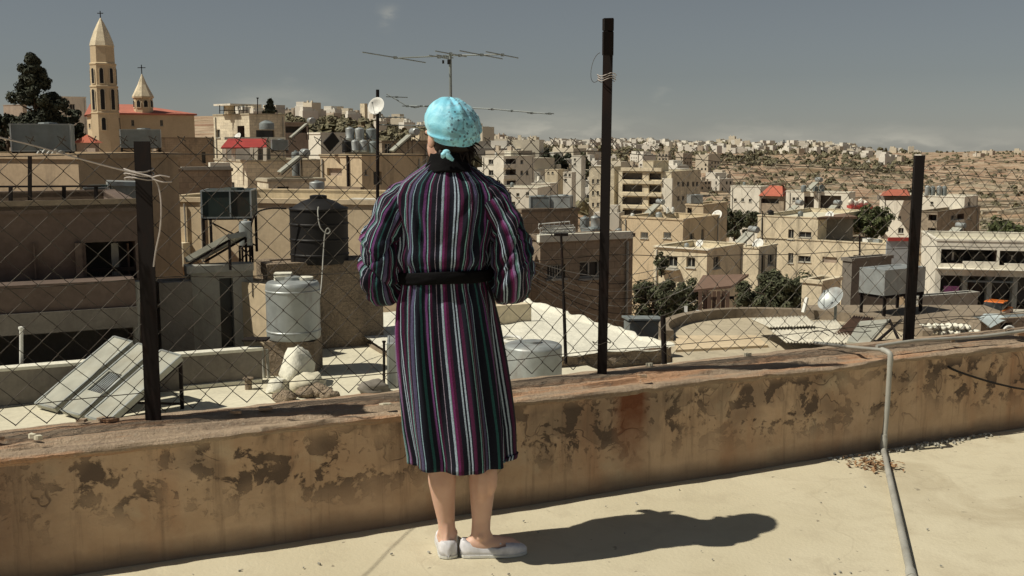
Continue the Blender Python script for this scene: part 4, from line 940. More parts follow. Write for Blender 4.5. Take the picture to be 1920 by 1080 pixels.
# ---- solar collectors lying tilted on the near roof
q00, q10 = onz(66, 756, ZR + .10), onz(200, 792, ZR + .10)
d01 = at(214, 631, q00.y + 1.15); d11 = at(339, 667, q10.y + 1.15)
sc_t = thing('solar_collector_rack', 'weathered three-panel solar collector rack tilted on the cream roof, left of the broad post', 'solar collector', (q00 + q10) / 2 - V((0, 0, .1)))
nrm = (q10 - q00).cross(d01 - q00).normalized()
if nrm.z < 0: nrm = -nrm
def SP(u, v, o=0): return (q00.lerp(q10, u)).lerp(d01.lerp(d11, u), v) + nrm * o
for k, (u0, u1) in enumerate(((0, .285), (.375, .635), (.72, 1.0))):
    mb = MB()
    if k == 1:
        for v0, v1, o in ((0, .30, 0), (.58, 1, 0)): mb.hexa([SP(u0, v0, -.08), SP(u1, v0, -.08), SP(u1, v1, -.08), SP(u0, v1, -.08)], [SP(u0, v0), SP(u1, v0), SP(u1, v1), SP(u0, v1)])
        mb.hexa([SP(u0, .30, -.08), SP(u0 + .03, .30, -.08), SP(u0 + .03, .58, -.08), SP(u0, .58, -.08)], [SP(u0, .30), SP(u0 + .03, .30), SP(u0 + .03, .58), SP(u0, .58)])
        mb.hexa([SP(u1 - .03, .30, -.08), SP(u1, .30, -.08), SP(u1, .58, -.08), SP(u1 - .03, .58, -.08)], [SP(u1 - .03, .30), SP(u1, .30), SP(u1, .58), SP(u1 - .03, .58)])
        pn = mb.obj('collector', M['collector'], sc_t); pn['label'] = 'middle panel with a broken cover'
        mb = MB(); mb.hexa([SP(u0 + .03, .30, -.075), SP(u1 - .03, .30, -.075), SP(u1 - .03, .58, -.075), SP(u0 + .03, .58, -.075)], [SP(u0 + .03, .30, -.06), SP(u1 - .03, .30, -.06), SP(u1 - .03, .58, -.06), SP(u0 + .03, .58, -.06)]); mb.obj('absorber', M['blackp'], pn)
        for i in range(7):
            mb = MB(); u = u0 + .05 + (u1 - u0 - .1) * i / 6; mb.tube([SP(u, .29, -.035), SP(u, .59, -.035)], .012, 6); mb.obj('tube', M['galv'], pn)
    else:
        mb.hexa([SP(u0, 0, -.09), SP(u1, 0, -.09), SP(u1, 1, -.09), SP(u0, 1, -.09)], [SP(u0, 0), SP(u1, 0), SP(u1, 1), SP(u0, 1)]); pn = mb.obj('collector', M['collector'], sc_t)
    mb = MB()
    for uu in (u0, u1): mb.bar(SP(uu, 0, .004), SP(uu, 1, .004), .03, .02)
    for vv in (0, 1): mb.bar(SP(u0, vv, .005), SP(u1, vv, .005), .03, .02)
    mb.obj('edge_frame', M['galv'], pn)
mb = MB()
for u in (.02, .5, .98):
    tp = SP(u, .97, -.1); mb.bar(tp, V((tp.x, tp.y, ZR)), .05, .05); mb.bar(SP(u, .05, -.1), tp, .05, .04); mb.bar(V((tp.x, tp.y, ZR + .08)), SP(u, .35, -.1), .035, .035)
mb.bar(SP(.02, .95, -.12), SP(.98, .95, -.12), .05, .05); mb.obj('frame', M['iron'], sc_t)
# ---- dark veranda house on the left
E = at(262, 385, 18.7)
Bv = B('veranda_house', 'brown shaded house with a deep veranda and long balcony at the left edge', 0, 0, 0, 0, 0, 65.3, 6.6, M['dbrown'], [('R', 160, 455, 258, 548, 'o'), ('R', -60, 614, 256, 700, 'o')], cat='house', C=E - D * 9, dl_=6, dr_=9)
fbox(Bv, 'R', -220, 382, 262, 389, .0, .06, M['stone'], 'parapet_cap'); fbox(Bv, 'R', -220, 548, 257, 604, .0, .75, M['dbrown'], 'balcony'); fbox(Bv, 'R', -220, 604, 259, 613, .0, .82, M['concd'], 'balcony_slab')
fbox(Bv, 'R', 62, 456, 70, 548, 0, .10, M['dbrown'], 'pilaster'); fbox(Bv, 'R', 140, 456, 158, 548, 0, .12, M['dbrown'], 'pilaster')
fbox(Bv, 'R', 208, 456, 226, 548, -.5, -.4, M['conc'], 'shutter'); fbox(Bv, 'R', 238, 456, 246, 548, -.5, -.4, M['wood'], 'shutter')
for i in range(14): x = 164 + i * 7; fbox(Bv, 'R', x, 508, x + 1.6, 548, -.05, -.03, M['iron'], 'baluster')
fbox(Bv, 'R', 160, 504, 258, 507, -.06, -.02, M['iron'], 'handrail')
pb = onz(40, 690, ZR); 
for px, y0, y1, Y, nm, lb, mt, r_ in ((40, 617, 684, 16.9, 'vent_pipe', 'short white vent pipe standing by the low parapet at far left', 'whitep', .03), (256, 535, 662, 18.6, 'vent_pipe', 'tall pale vent pipe beside the broad fence post', 'pvc', .06), (720, 642, 742, 17.6, 'steel_pole', 'thin dark pole standing left of the robe on the cream roof', 'iron', .022)):
    mb = MB(); a, c = at(px, y1, Y), at(px, y0, Y); mb.tube([a, c], r_, 10); mb.lathe(c, [(0, 0), (r_ * 1.5, 0), (r_ * 1.5, r_ * 1.2), (0, r_ * 1.6)], 10); mb.obj(nm, M[mt], label=lb, cat='pipe' if 'pipe' in nm else 'pole', smooth=40)
# roof railing on the veranda house
rl = thing('roof_railing', 'thin dark iron railing on the roof of the veranda house', 'railing', at(56, 385, 18.0))
for px, yt_ in ((20, 350), (56, 292), (120, 350), (180, 350)):
    mb = MB(); mb.bar(at(px, 388, 18.0 + (px - 56) * .004), at(px, yt_, 18.0 + (px - 56) * .004), .05, .05); mb.obj('post', M['iron'], rl)
mb = MB(); mb.tube([at(-40, 350, 17.7), at(190, 349, 18.5)], .018, 6); mb.obj('rail', M['iron'], rl)
# ochre block behind, with tanks
Bo = B('ochre_house', 'plain ochre block behind the veranda house, grey box tank on top', 146, 291, 26, -160, 150, 24, 5, M['ochre'], cat='house', dr_=3.5)
box_tank('big dark grey box tank on the ochre block below the conifer', 10, 233, 116, 283, 27, 1.1, M['galvd'], .32, .12)
mb = MB(); c0 = at(88, 290, 26.5)
for i in range(5): mb.tube(smooth([c0 + V((-.25 + i * .12, 0, -.02)), c0 + V((-.2 + i * .13, .1, .08 + .03 * (i % 2))), c0 + V((0 + i * .09, .2, .0))]), .035, 7)
mb.obj('pipe_coil', M['pvc'], label='pale coiled pipes lying on the edge of the ochre block', cat='pipes', smooth=50)
Bb = B('shaded_annexe', 'dark brown annexe between the ochre block and the broad post', 148, 320, 29, 144, 268, 65, 3, M['brown'], cat='house')
box_tank('grey box tank on a stand in front of the church wall, above the broad post', 215, 243, 288, 276, 36, 1.2, M['galvd'], .35, .5)
box_tank('small grey box tank just left of the broad post', 207, 290, 270, 318, 30, .9, M['galvd'], .35, .1)
box_tank('dark green tank at the foot of the brown annexe', 146, 352, 190, 382, 24, .8, M['dgreen'], .35, 0)
sh = thing('tin_shed', 'small pale grey tin shed left of the broad post', 'shed', at(228, 380, 24.5)); mb = MB(); c0 = at(230, 362, 24.5); mb.box(c0 + V((0, .4, 0)), (.82, .8, .42), rz=.4); mb.obj('wall', M['conc'], sh); mb = MB(); mb.box(at(230, 345, 24.5) + V((0, .4, 0)), (.96, .95, .1), rz=.4, ry=.04); mb.obj('roof', M['galv'], sh)
# long beige wall behind the tanks
Bw = B('beige_house', 'long blank beige wall of the house behind the black tank', 800, 379, 30, 292, 830, 15, 6.5, M['ochre2'], cat='house', dr_=6)
fbox(Bw, 'L', 655, 372, 800, 379, -.3, .05, M['white'], 'coping')
for x in (346, 377): fbox(Bw, 'L', x - 1.5, 382, x + 2.5, 492, .02, .10, M['whitep'], 'downpipe')
fbox(Bw, 'L', 296, 455, 345, 500, .02, .4, M['cream'], 'buttress')
# ---- roof room with a doorway, solar heater and dark tank
Bs = B('roof_room', 'grey roof room with a dark doorway behind the low parapet', 357, 506, 20, 345, 474, 65, 1.9, M['conc'], [('R', 411, 522, 441, 652, 'd')], par=.05, cat='roof room', roof='conc')
fbox(Bs, 'R', 350, 500, 476, 507, -.3, .12, M['pvc'], 'roof_slab')
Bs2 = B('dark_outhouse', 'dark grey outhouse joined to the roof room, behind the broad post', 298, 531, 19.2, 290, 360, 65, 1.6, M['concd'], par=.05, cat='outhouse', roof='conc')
solar('small tilted solar panel on the roof room, seen edge-on', at(368, 500, 20.6), 1.02, .7, math.pi - .25, R(27), tank=False)
c_ = cyl_tank('upright grey hot-water cylinder above the small solar panel', 446, 471, 414, 461, 20.8, M['galv'], 0, .06)
mb = MB(); cc = at(458, 461, 20.8) + V((0, .13, 0)); stand(mb, cc, .2, .2, .36, cc.z - .36, 0, .035); mb.obj('stand', M['iron'], c_)
box_tank('dark green rectangular tank on tall iron legs above the roof room', 373, 358, 465, 408, 23, 1.0, M['dgreen'], .12, .84, seam=.58)
# ---- rough stone block carrying the black tank
Bk = B('stone_block', 'rough brown stone block carrying the ribbed black tank', 500, 496, 20.6, 480, 717, 65.3, 1.75, M['rubble'], par=.04, cat='outhouse', roof='rubble')
B('lit_wall_stub', 'sunlit orange stub of wall between doorway and galvanised drum', 500, 535, 19.9, 426, 504, 40, 1.35, M['ochre2'], par=.03, cat='wall', roof='ochre2')
bt = cyl_tank('big ribbed black plastic tank on the stone block', 535, 645, 371, 498, 20.9, M['blackp'], 4, .17, n=40)
mb = MB(); mb.tube(smooth([at(597, 388, 20.7), at(596, 400, 20.6), at(600, 425, 20.5), at(612, 438, 20.5), at(619, 434, 20.5), at(614, 428, 20.5), at(609, 440, 20.5), at(606, 480, 20.4), at(602, 540, 20.0), at(592, 610, 19.2), at(590, 690, 18.9)]), .012, 7); mb.obj('hose', M['pvc'], bt, smooth=60)
mb = MB(); mb.tube(smooth([at(470, 425, 20.9), at(480, 400, 20.9), at(505, 391, 20.9), at(537, 391, 20.9)]), .018, 6); mb.obj('hose', M['iron'], bt, smooth=60)
dr = cyl_tank('galvanised steel drum tank in front of the stone block', 490, 592, 530, 642, 18.4, M['galv'], 2, .04, n=32)
mb = MB(); c0 = at(525, 528, 18.6) + V((0, .35, .02)); mb.box(c0, (.34, .3, .08), rz=.3); mb.box(c0 + V((-.02, 0, .07)), (.3, .26, .05), rz=.1); mb.lathe(c0 + V((.36, 0, -.03)), [(0, 0), (.16, 0), (.16, .05), (0, .06)], 16); mb.obj('lid', M['roofw'], dr)
ds = thing('drum_plinth', 'rough masonry plinth under the galvanised drum', 'plinth', at(540, 705, 18.4)); a, c = at(494, 642, 18.5), at(588, 642, 18.5); mb = MB(); zt = a.z - .003
mb.box(V(((a.x + c.x) / 2, 18.95, (zt + ZR) / 2)), (c.x - a.x, .8, zt - ZR)); mb.obj('masonry', M['rubble'], ds)
mb = MB()
for x in (484, 492, 500): mb.tube([at(x, 655, 18.4), at(x + 4, 712, 18.4)], .03, 7)
mb.obj('pipe_bundle', M['pvc'], ds); mb = MB(); mb.box(at(480, 636, 18.2), (.42, .3, .03)); mb.obj('shelf', M['iron'], ds)
def rock(name, mat_, c, rx_, ry_, rz_, seed, parent=None, **k):
    mb = MB(); n = 18; rows = 12; o = 0
    for i in range(rows):
        th = math.pi * (i + .15) / (rows - .7)
        for j in range(n):
            a = 2 * math.pi * j / n; d = V((math.sin(th) * math.cos(a), math.sin(th) * math.sin(a), math.cos(th))); q = 1 + .38 * fn3(d, 1.7, seed) + .18 * fn3(d, 3.5, seed + 3) + .09 * fn3(d, 8, seed + 5)
            mb.v.append(tuple(V(c) + V((d.x * rx_, d.y * ry_, d.z * rz_)) * q))
    for i in range(rows - 1):
        for j in range(n): mb.f.append([i * n + j, (i + 1) * n + j, (i + 1) * n + (j + 1) % n, i * n + (j + 1) % n])
    mb.f.append(list(range(n))); mb.f.append([(rows - 1) * n + j for j in range(n)][::-1])
    return mb.obj(name, mat_, parent, smooth=75, **k)
c0 = onz(548, 742, ZR); rock('plaster_lump', M['roofw'], c0 + V((-.05, .75, .30)), .24, .42, .36, 3, label='larger white lump of broken plaster in front of the galvanised drum', cat='rubble'); rock('plaster_lump', M['roofc'], c0 + V((.18, .35, .12)), .30, .30, .20, 9, label='smaller sloping lump of plaster beside the larger white one', cat='rubble'); rock('plaster_lump', M['roofw'], c0 + V((-.28, .3, .08)), .2, .22, .14, 17, label='low white lump left of the larger plaster lump', cat='rubble')
for i, (x, y, r_) in enumerate(((575, 744, .15), (600, 742, .17), (618, 746, .12), (535, 752, .16))):
    c = onz(x, y, ZR); rock('loose_stone', M['rubble'], c + V((0, 0, r_ * .4)), r_ * 1.2, r_, r_ * .7, 11 + i, label=('loose brown stone second from the left below the plaster lumps', 'largest loose brown stone below the plaster lumps', 'rightmost small brown stone below the plaster lumps', 'leftmost loose brown stone below the plaster lumps')[i], cat='stone', group='loose stones on the cream roof')
c = onz(700, 736, ZR); rock('dark_stone', M['concd'], c + V((0, 0, .08)), .28, .2, .12, 31, label='flat dark stone beside the thin pole left of the robe', cat='stone')
c = onz(466, 730, ZR); mb = MB(); mb.lathe(c, [(0, 0), (.06, 0), (.06, .16), (.09, .17), (.09, .2), (0, .2)], 10); mb.obj('roof_vent', M['rubble'], label='small brown vent stub on the cream roof', cat='vent', smooth=40)
box_tank('pale blue metal box tank half hidden behind the robe', 723, 646, 800, 744, 17.6, .8, M['galv'], .1, 0)
d2 = cyl_tank('low galvanised drum right of the robe', 944, 1056, 652, 728, 17.4, M['galv'], 1, .05, n=32)
mb = MB(); c0 = at(990, 650, 17.9); mb.lathe(c0 + V((.0, .1, .0)), [(0, 0), (.30, 0), (.31, .04), (.2, .06), (0, .06)], 20); mb.obj('loose_lid', M['roofw'], d2, smooth=40)
mb = MB(); c0 = onz(958, 640, ZT); mb.tube([c0 + V((.2 * math.cos(x), .3 * math.sin(x), .04)) for x in [i * .42 for i in range(16)]], .035, 8); mb.obj('white_hoop', M['whitep'], label='white plastic hoop lying on the whitewashed roof', cat='hoop', smooth=50)
# poles on the right
mb = MB(); mb.tube([at(1061, 682, 18.6), at(1057, 560, 18.65)], .03, 8); mb.tube([at(1057, 560, 18.65), at(1052, 437, 18.7)], .022, 8); mb.box(at(1052, 440, 18.7), (.25, .03, .05)); mb.obj('cable_pole', M['iron'], label='tall thin cable pole on the whitewashed roof', cat='pole')
mb = MB(); mb.tube([at(1246, 690, 19.6), at(1243, 592, 19.6)], .05, 8); mb.obj('steel_post', M['iron'], label='dark steel post in the gap beside the round roof', cat='post')
# ---- round roof
RC = V((6.0, 22.4, 0)); RR = 2.85; ZC = -2.62
rr_ = thing('round_roof', 'cream round-backed roof with a raised kerb, corrugated sheets lying on it', 'roof', RC + V((0, 0, -9)))
arc = [RC + V((RR * math.cos(R(a)), RR * math.sin(R(a)), 0)) for a in range(-8, 189, 4)]
poly = [V((9.6, 15, 0)), V((RC.x + RR + .05, 19, 0))] + arc + [V((RC.x - RR - .1, 19, 0)), V((2.55, 15, 0))]
mb = MB(); mb.prism([V((q.x, q.y, ZC - .3)) for q in poly], (0, 0, .3)); mb.obj('roof', M['screed2'], rr_)
mb = MB(); mb.prism([V((RC.x + (q.x - RC.x) * .985, 15.05 + (q.y - 15) * .99, -9)) for q in poly], (0, 0, 9 + ZC - .3)); mb.obj('wall', M['stone'], rr_)
mb = MB(); n = len(arc)
for i in range(n - 1):
    q = [arc[i], arc[i + 1], RC + (arc[i + 1] - RC) * .925, RC + (arc[i] - RC) * .925]; zz = .22 + .02 * fn3(q[0], .9)
    mb.hexa([V((p_.x, p_.y, ZC)) for p_ in q], [V((p_.x, p_.y, ZC + .22 + .02 * fn3(p_, .9))) for p_ in q])
mb.obj('kerb', M['stone'], rr_)
for k_, (tq, zz) in enumerate(((20.8, .05),)):
    mb = MB(); mb.prism([V((3.25, tq, ZC)), V((5.2, tq + .5, ZC)), V((5.2, tq + 1.6, ZC)), V((3.5, tq + 1.6, ZC))], (0, 0, zz)); mb.obj('screed_step', M['ochre2'], rr_)
def corr(label, cs, amp, n, m='galv'):
    p00, p10, p11, p01 = [V(c) for c in cs]; nr_ = (p10 - p00).cross(p01 - p00).normalized(); nr_ = nr_ if nr_.z > 0 else -nr_
    mb = MB(); mb.grid(lambda u, v: p00.lerp(p10, u).lerp(p01.lerp(p11, u), v) + nr_ * amp * math.cos(u * n * 2 * math.pi), n * 6, 6)
    o = mb.obj('corrugated_sheet', M[m], label=label, cat='roof sheet', smooth=60); o.modifiers.new('solid', 'SOLIDIFY').thickness = .012; return o
def pz(px, py, z): return onz(px, py, z)
corr('largest corrugated metal sheet on the round roof', [pz(1472, 641, -2.25), pz(1604, 643, -2.25), pz(1566, 600, -2.28), pz(1428, 607, -2.28)], .017, 22, 'sheet')
corr('upper corrugated sheet overlapping behind the largest one', [pz(1440, 613, -2.2), pz(1528, 610, -2.2), pz(1510, 592, -2.24), pz(1404, 597, -2.24)], .016, 16, 'sheet')
corr('rusty brown corrugated sheet leaning at the right of the round roof', [pz(1560, 633, -2.3), pz(1596, 640, -2.3), pz(1640, 596, -2.1), pz(1602, 592, -2.1)], .02, 8, 'wood')
mb = MB(); p4 = [at(1628, 645, 19.2), at(1588, 640, 19.6), at(1612, 602, 21.0), at(1668, 598, 20.6)]; nn2 = (p4[1] - p4[0]).cross(p4[2] - p4[0]).normalized() * .05; mb.prism(p4, nn2); mb.obj('leaning_panel', M['collector'], label='flat pale panel propped up beside the right fence post', cat='panel')
mb = MB()
for a_, b_2 in (((1636, 648, 19.0), (1690, 600, 21)), ((1690, 648, 19.2), (1668, 600, 20.7)), ((1712, 645, 19.6), (1700, 602, 21.2)), ((1640, 640, 19.5), (1720, 636, 19.8))): mb.bar(at(*a_), at(*b_2), .04, .04)
mb.obj('rack', M['iron'], label='dark iron rack behind the right fence post', cat='rack')
dish('tilted grey satellite dish on the round roof', 1560, 563, 23.6, .31, (-.62, -.35, .62), .62, 'galv')
for px, y0, y1, lb in ((1286, 574, 606, 'white post at the left end of the round kerb'), (1509, 558, 586, 'leaning white post behind the round kerb'), (1308, 582, 602, 'short white stub near the left end of the round kerb')):
    mb = MB(); a = at(px - (3 if px > 1500 else 0), y1, 24.6); mb.bar(a, at(px + (4 if px > 1500 else 0), y0, 24.7), .07, .07); mb.obj('post', M['whitep'], label=lb, cat='post')
# metal box tank on legs
Bt = B('water_tank', 'galvanised box tank on iron legs beside the right fence post', 1660, 507, 27, 1612, 1736, 58, .66, M['galv'], par=.02, cat='water tank', roof='galv')
for ch in Bt.root.children:
    if ch.name.startswith('wall'): ch.name = 'tank_body'
    elif ch.name.startswith('roof'): ch.name = 'lid'
mb = MB(); base = Bt.C - V((0, 0, .66))
for u, v in ((.05, .05), (.95, .05), (.95, .95), (.05, .95)):
    q = base + Bt.dl * Bt.L * u + Bt.dr * Bt.Rr * v; mb.bar(q, V((q.x, q.y, ZC - .3)), .07, .07)
for k in (.05, .95): mb.bar(base + Bt.dl * Bt.L * k + V((0, 0, -.04)), base + Bt.dl * Bt.L * k + Bt.dr * Bt.Rr + V((0, 0, -.04)), .06, .07)
for k in (.055, 1.055): mb.bar(base + Bt.dr * Bt.Rr * k * .9 + V((0, 0, -.04)), base + Bt.dl * Bt.L + Bt.dr * Bt.Rr * k * .9 + V((0, 0, -.04)), .07, .08)
mb.obj('stand', M['iron'], Bt.root)
mb = MB(); c0 = at(1650, 600, 26.5); mb.box(c0 + V((1.2, 1, -.9)), (5, 3, 1.8)); mb.obj('outbuilding', M['stone'], label='low stone outbuilding under the galvanised box tank', cat='outbuilding')
# dry stone wall and shed at the right
dw = thing('dry_stone_wall', 'pale dry stone wall between the right fence post and the shed', 'wall', at(1770, 640, 23.5))
rn = random.Random(4)
for row in range(3):
    x = 1716 + row * 3
    while x < 1832 - row * 8:
        wpx = rn.uniform(9, 17); c = at(x + wpx / 2, 637 - row * 11.5 + rn.uniform(-1.5, 1.5) - (x - 1720) * .02, 23.5 + rn.uniform(-.05, .05)); k_ = mpp(c)
        rock('stone', M['roofw' if rn.random() < .7 else 'cream'], c, wpx * .5 * k_, .14, 6 * k_, rn.randint(1, 99), dw); x += wpx
mb = MB(); mb.box(at(1770, 662, 23.9) + V((0, .35, -.1)), (1.5, .5, .7)); mb.obj('footing', M['stone'], dw)
shd = B('roof_shed', 'small shed with a stone side and pale blue tarpaulin at the right edge', 1840, 600, 25.5, 1806, 1990, 72, 1.6, M['stone'], [('R', 1876, 606, 1896, 640, 'd')], par=.02, cat='shed', roof='galvd')
mb = MB(); a = [at(1836, 597, 25.3), at(1905, 594, 26.2), at(1915, 588, 27), at(1845, 588, 26.2), at(1858, 614, 25.15)]
mb.add([a[0], a[1], a[2], a[3], a[4], at(1880, 602, 25.6)], [(0, 1, 2, 3), (0, 4, 5), (0, 5, 1)]); tp_ = mb.obj('tarpaulin', M['tarp'], shd.root); tp_.modifiers.new('solid', 'SOLIDIFY').thickness = .02
mb = MB(); mb.tube([at(1892, 622, 24.6) + V((.13 * math.cos(x), 0, .13 * math.sin(x))) for x in [i * .42 for i in range(16)]], .03, 7); mb.tube([at(1904, 624, 24.6), at(1990, 628, 24.6)], .04, 8); mb.obj('pipe_ring', M['whitep'], label='white pipe ending in a ring in front of the shed', cat='pipe', smooth=50)
# metal junk in the gap
mb = MB(); c0 = at(1206, 618, 27.5); mb.box(c0, (.9, .5, .5), rz=.2); mb.box(c0 + V((0, 0, .3)), (1.0, .6, .05), rz=.2, ry=.04); mb.obj('metal_bin', M['galvd'], label='grey metal bin in the dark gap beside the stone house', cat='bin')
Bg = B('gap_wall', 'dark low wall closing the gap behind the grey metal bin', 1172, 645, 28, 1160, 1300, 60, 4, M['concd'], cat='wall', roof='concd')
# slatted boards and awning behind the round kerb
sl = thing('board_screen', 'screen of upright brown boards behind the round kerb', 'screen', at(1340, 592, 30))
for i in range(7):
    x = 1313 + i * 8.5; mb = MB(); mb.box(at(x, 570, 30 + .05 * (i % 2)), (.105, .03, .74), rx=.03 * (i % 3 - 1)); mb.obj('board', M['wood'], sl)
mb = MB(); mb.bar(at(1306, 560, 30.15), at(1376, 558, 30.15), .05, .08); mb.bar(at(1326, 606, 30.1), at(1324, 545, 30.1), .06, .06); mb.bar(at(1364, 604, 30.1), at(1362, 545, 30.1), .06, .06); mb.obj('frame', M['iron'], sl)
mb = MB(); p4 = [at(1300, 548, 34), at(1372, 540, 34), at(1404, 518, 38), at(1318, 520, 38)]; mb.prism(p4, (0, 0, .08)); mb.obj('awning', M['wood'], label='sagging brown awning above the board screen', cat='awning')
# ---- brown stone house in the middle, with lines and bed frames
Bm = B('stone_house', 'brown stone house with two windows, behind the whitewashed roof', 1013, 446, 36, 985, 1187, 65, 8, M['brown'], [('R', 1026, 497, 1060, 521, 'b'), ('R', 1087, 490, 1126, 520, 'w'), ('L', 990, 470, 996, 482, 'w'), ('L', 990, 500, 996, 520, 'w')], cat='house', roof='roofw')
fbox(Bm, 'R', 1012, 441, 1187, 447, -.1, .12, M['roofw'], 'roof_edge')
bf = thing('bed_frame_heap', 'heap of white metal bed frames on the stone house', 'frames', at(1040, 440, 36.5))
for i in range(7):
    mb = MB(); y0 = 426 + i * 3.6; x0 = 1010 + (i * 7) % 11; a, c = at(x0, y0 + 3, 36.3 + i * .05), at(x0 + 58, y0 - 2 + (i % 3) * 3, 36.8 + i * .05); up = V((0, 0, .16))
    for q in (0, 1): mb.tube([a + up * q, c + up * q], .022, 6)
    for k_ in range(7): mb.tube([a.lerp(c, k_ / 6), a.lerp(c, k_ / 6) + up], .014, 5)
    mb.obj('frame', M['whitep'], bf)
# hanging cables
for i in range(7):
    a, c = at(985, 486 + i * 6, 33), at(1250 + i * 12, 500 + i * 9, 40); mb = MB(); mb.tube([a.lerp(c, k_ / 20) + V((0, 0, -(.45 + .12 * i) * math.sin(math.pi * k_ / 20))) for k_ in range(21)], .013, 5)
    mb.obj('overhead_cable', M['cable' if i % 2 else 'pvc'], label=('topmost', 'second from the top', 'third from the top', 'middle', 'third from the bottom', 'second from the bottom', 'lowest')[i] + ' of the sagging overhead cables in front of the stone house', cat='cable', group='overhead cables by the stone house')
# ---- antennas
an = thing('tv_antenna', 'long TV aerial on a tall mast directly behind the headscarf', 'antenna', at(845, 640, 16.5)); Y = 16.5
mb = MB(); mb.tube([V((at(845, 200, Y).x, Y, ZR)), at(845, 180, Y), at(844, 98, Y)], .022, 8); mb.obj('mast', M['galvd'], an)
mb = MB(); mb.tube([at(738, 109, Y), at(845, 104, Y), at(945, 102, Y - .2)], .012, 6); mb.obj('boom', M['galvd'], an)
for px, py, L in ((741, 108, 1.05), (823, 107, .35), (834, 106, .3), (845, 101, .55), (862, 104, .25), (903, 103, .8), (942, 103, .62)):
    c = at(px, py, Y - (.2 * (px - 845) / 100 if px > 845 else 0)); mb = MB(); d_ = V((.78, 1.3, -.05)).normalized(); mb.tube([c - d_ * L * .75, c + d_ * L * .75], .009, 5); mb.box(c, (.05, .05, .04)); mb.obj('element', M['galvd'], an)
mb = MB(); mb.box(at(842, 116, Y), (.05, .05, .07)); mb.box(at(831, 116, Y), (.03, .03, .05)); mb.obj('junction_box', M['cable'], an)
a2 = thing('antenna_pole', 'tall pole with aerial booms left of the headscarf', 'antenna', at(708, 380, 29)); Y = 29
mb = MB(); mb.tube([at(708, 400, Y), at(708, 168, Y)], .045, 8); mb.obj('mast', M['iron'], a2)
def boom(pts, els, parent):
    mb = MB(); mb.tube([at(*p_) for p_ in pts], .016, 5); mb.obj('boom', M['galvd'], parent)
    for px, py, Yy, L in els:
        mb = MB(); c = at(px, py, Yy); d_ = V((.55, 1, .02)).normalized(); mb.tube([c - d_ * L, c + d_ * L], .012, 5); mb.box(c, (.07, .07, .05)); mb.obj('element', M['galvd'], parent)
boom([(725, 176, 29), (762, 198, 28.8), (812, 200, 28.6), (920, 204, 28), (1034, 214, 27.4)], [(744, 182, 28.9, .5), (764, 199, 28.8, .25), (778, 201, 28.7, .2), (790, 199, 28.7, .2), (806, 199, 28.6, .25), (923, 205, 28, .25), (960, 208, 27.8, .25), (997, 212, 27.6, .25), (1030, 213, 27.4, .25)], a2)
boom([(708, 220, 29), (760, 220, 29)], [(742, 220, 29, .45)], a2)
boom([(708, 234, 29), (808, 236, 29)], [], a2)
dish('white satellite dish on the tall pole left of the headscarf', 707, 200, 28.8, .24, (-.35, -.8, .35), .3)
# ------------------------------------------------------------------ church
Yc = 150; kpx = mpp(at(201, 200, Yc)); TC = at(201.5, 290, Yc)
ch = thing('church', 'cream stone church with an octagonal bell tower, red roof and small lantern', 'church', TC + V((0, 0, -6)))
M['chstone'] = plaster('church_limestone', (.56, .45, .30), .5, .12, .12)
M['chroof'] = plaster('red_church_roof', (.45, .165, .12), .6, .2, .2)
def zpx(py, Y=Yc, px=201): return at(px, py, Y).z
def octa(c, prof, off): 
    mb = MB(); o = 0
    for r_, z in prof: mb.v += [(c.x + r_ * math.cos(off + k * math.pi / 4), c.y + r_ * math.sin(off + k * math.pi / 4), z) for k in range(8)]
    for i in range(len(prof) - 1):
        for k in range(8): mb.f.append([i * 8 + k, i * 8 + (k + 1) % 8, (i + 1) * 8 + (k + 1) % 8, (i + 1) * 8 + k])
    mb.f.append([(len(prof) - 1) * 8 + k for k in range(8)]); return mb
OFF = R(35); k_ = kpx
P_ = [(25.5, 420), (25.5, 214), (26.5, 213), (26.5, 211), (25, 210), (25, 165), (26, 164), (26, 161.5), (23.6, 160.5), (23.6, 123), (24.6, 122), (24.6, 119.5), (22, 118), (21.6, 88)]
tw = octa(TC, [(a * k_, zpx(y)) for a, y in P_], OFF).obj('tower', M['chstone'], ch)
octa(TC, [(a * k_, zpx(y)) for a, y in [(21.5, 88), (22.6, 86.5), (20.5, 78), (14, 60), (6.5, 44), (.6, 33)]], OFF).obj('spire', M['cream'], ch)
def cross(c, h_, name, par):
    mb = MB(); mb.bar(c, c + V((0, 0, h_)), .10, .10); mb.bar(c + V((-h_ * .42, 0, h_ * .68)), c + V((h_ * .42, 0, h_ * .68)), .10, .10); mb.obj(name, M['iron'], par)
cross(V((TC.x, TC.y, zpx(34))), 13 * k_, 'cross', ch)
def arch(c, off, r_, fk, y0, y1, wpx, name='window', par=None, frame=True):
    a0 = off + fk * math.pi / 4; ap = r_ * math.cos(math.pi / 8); am = a0 + math.pi / 8; n = V((math.cos(am), math.sin(am), 0)); t_ = V((-n.y, n.x, 0)); w_ = wpx * k_ / 2; za, zb = zpx(y1), zpx(y0)
    O = V((c.x, c.y, 0)) + n * ap
    def outline(w_, e): return [O + t_ * x + V((0, 0, z)) for x, z in [(-w_, za - e), (w_, za - e)] + [(w_ * math.cos(q), zb - w_ + w_ * math.sin(q)) for q in [i * math.pi / 8 for i in range(9)]]]
    if frame: mb = MB(); mb.prism(outline(w_ * 1.45, .12), n * .10); fr_ = mb.obj('window', M['cream'], par)
    mb = MB(); mb.prism(outline(w_, 0), n * .125); mb.obj('pane' if frame else name, M['blackp'], fr_ if frame else par)
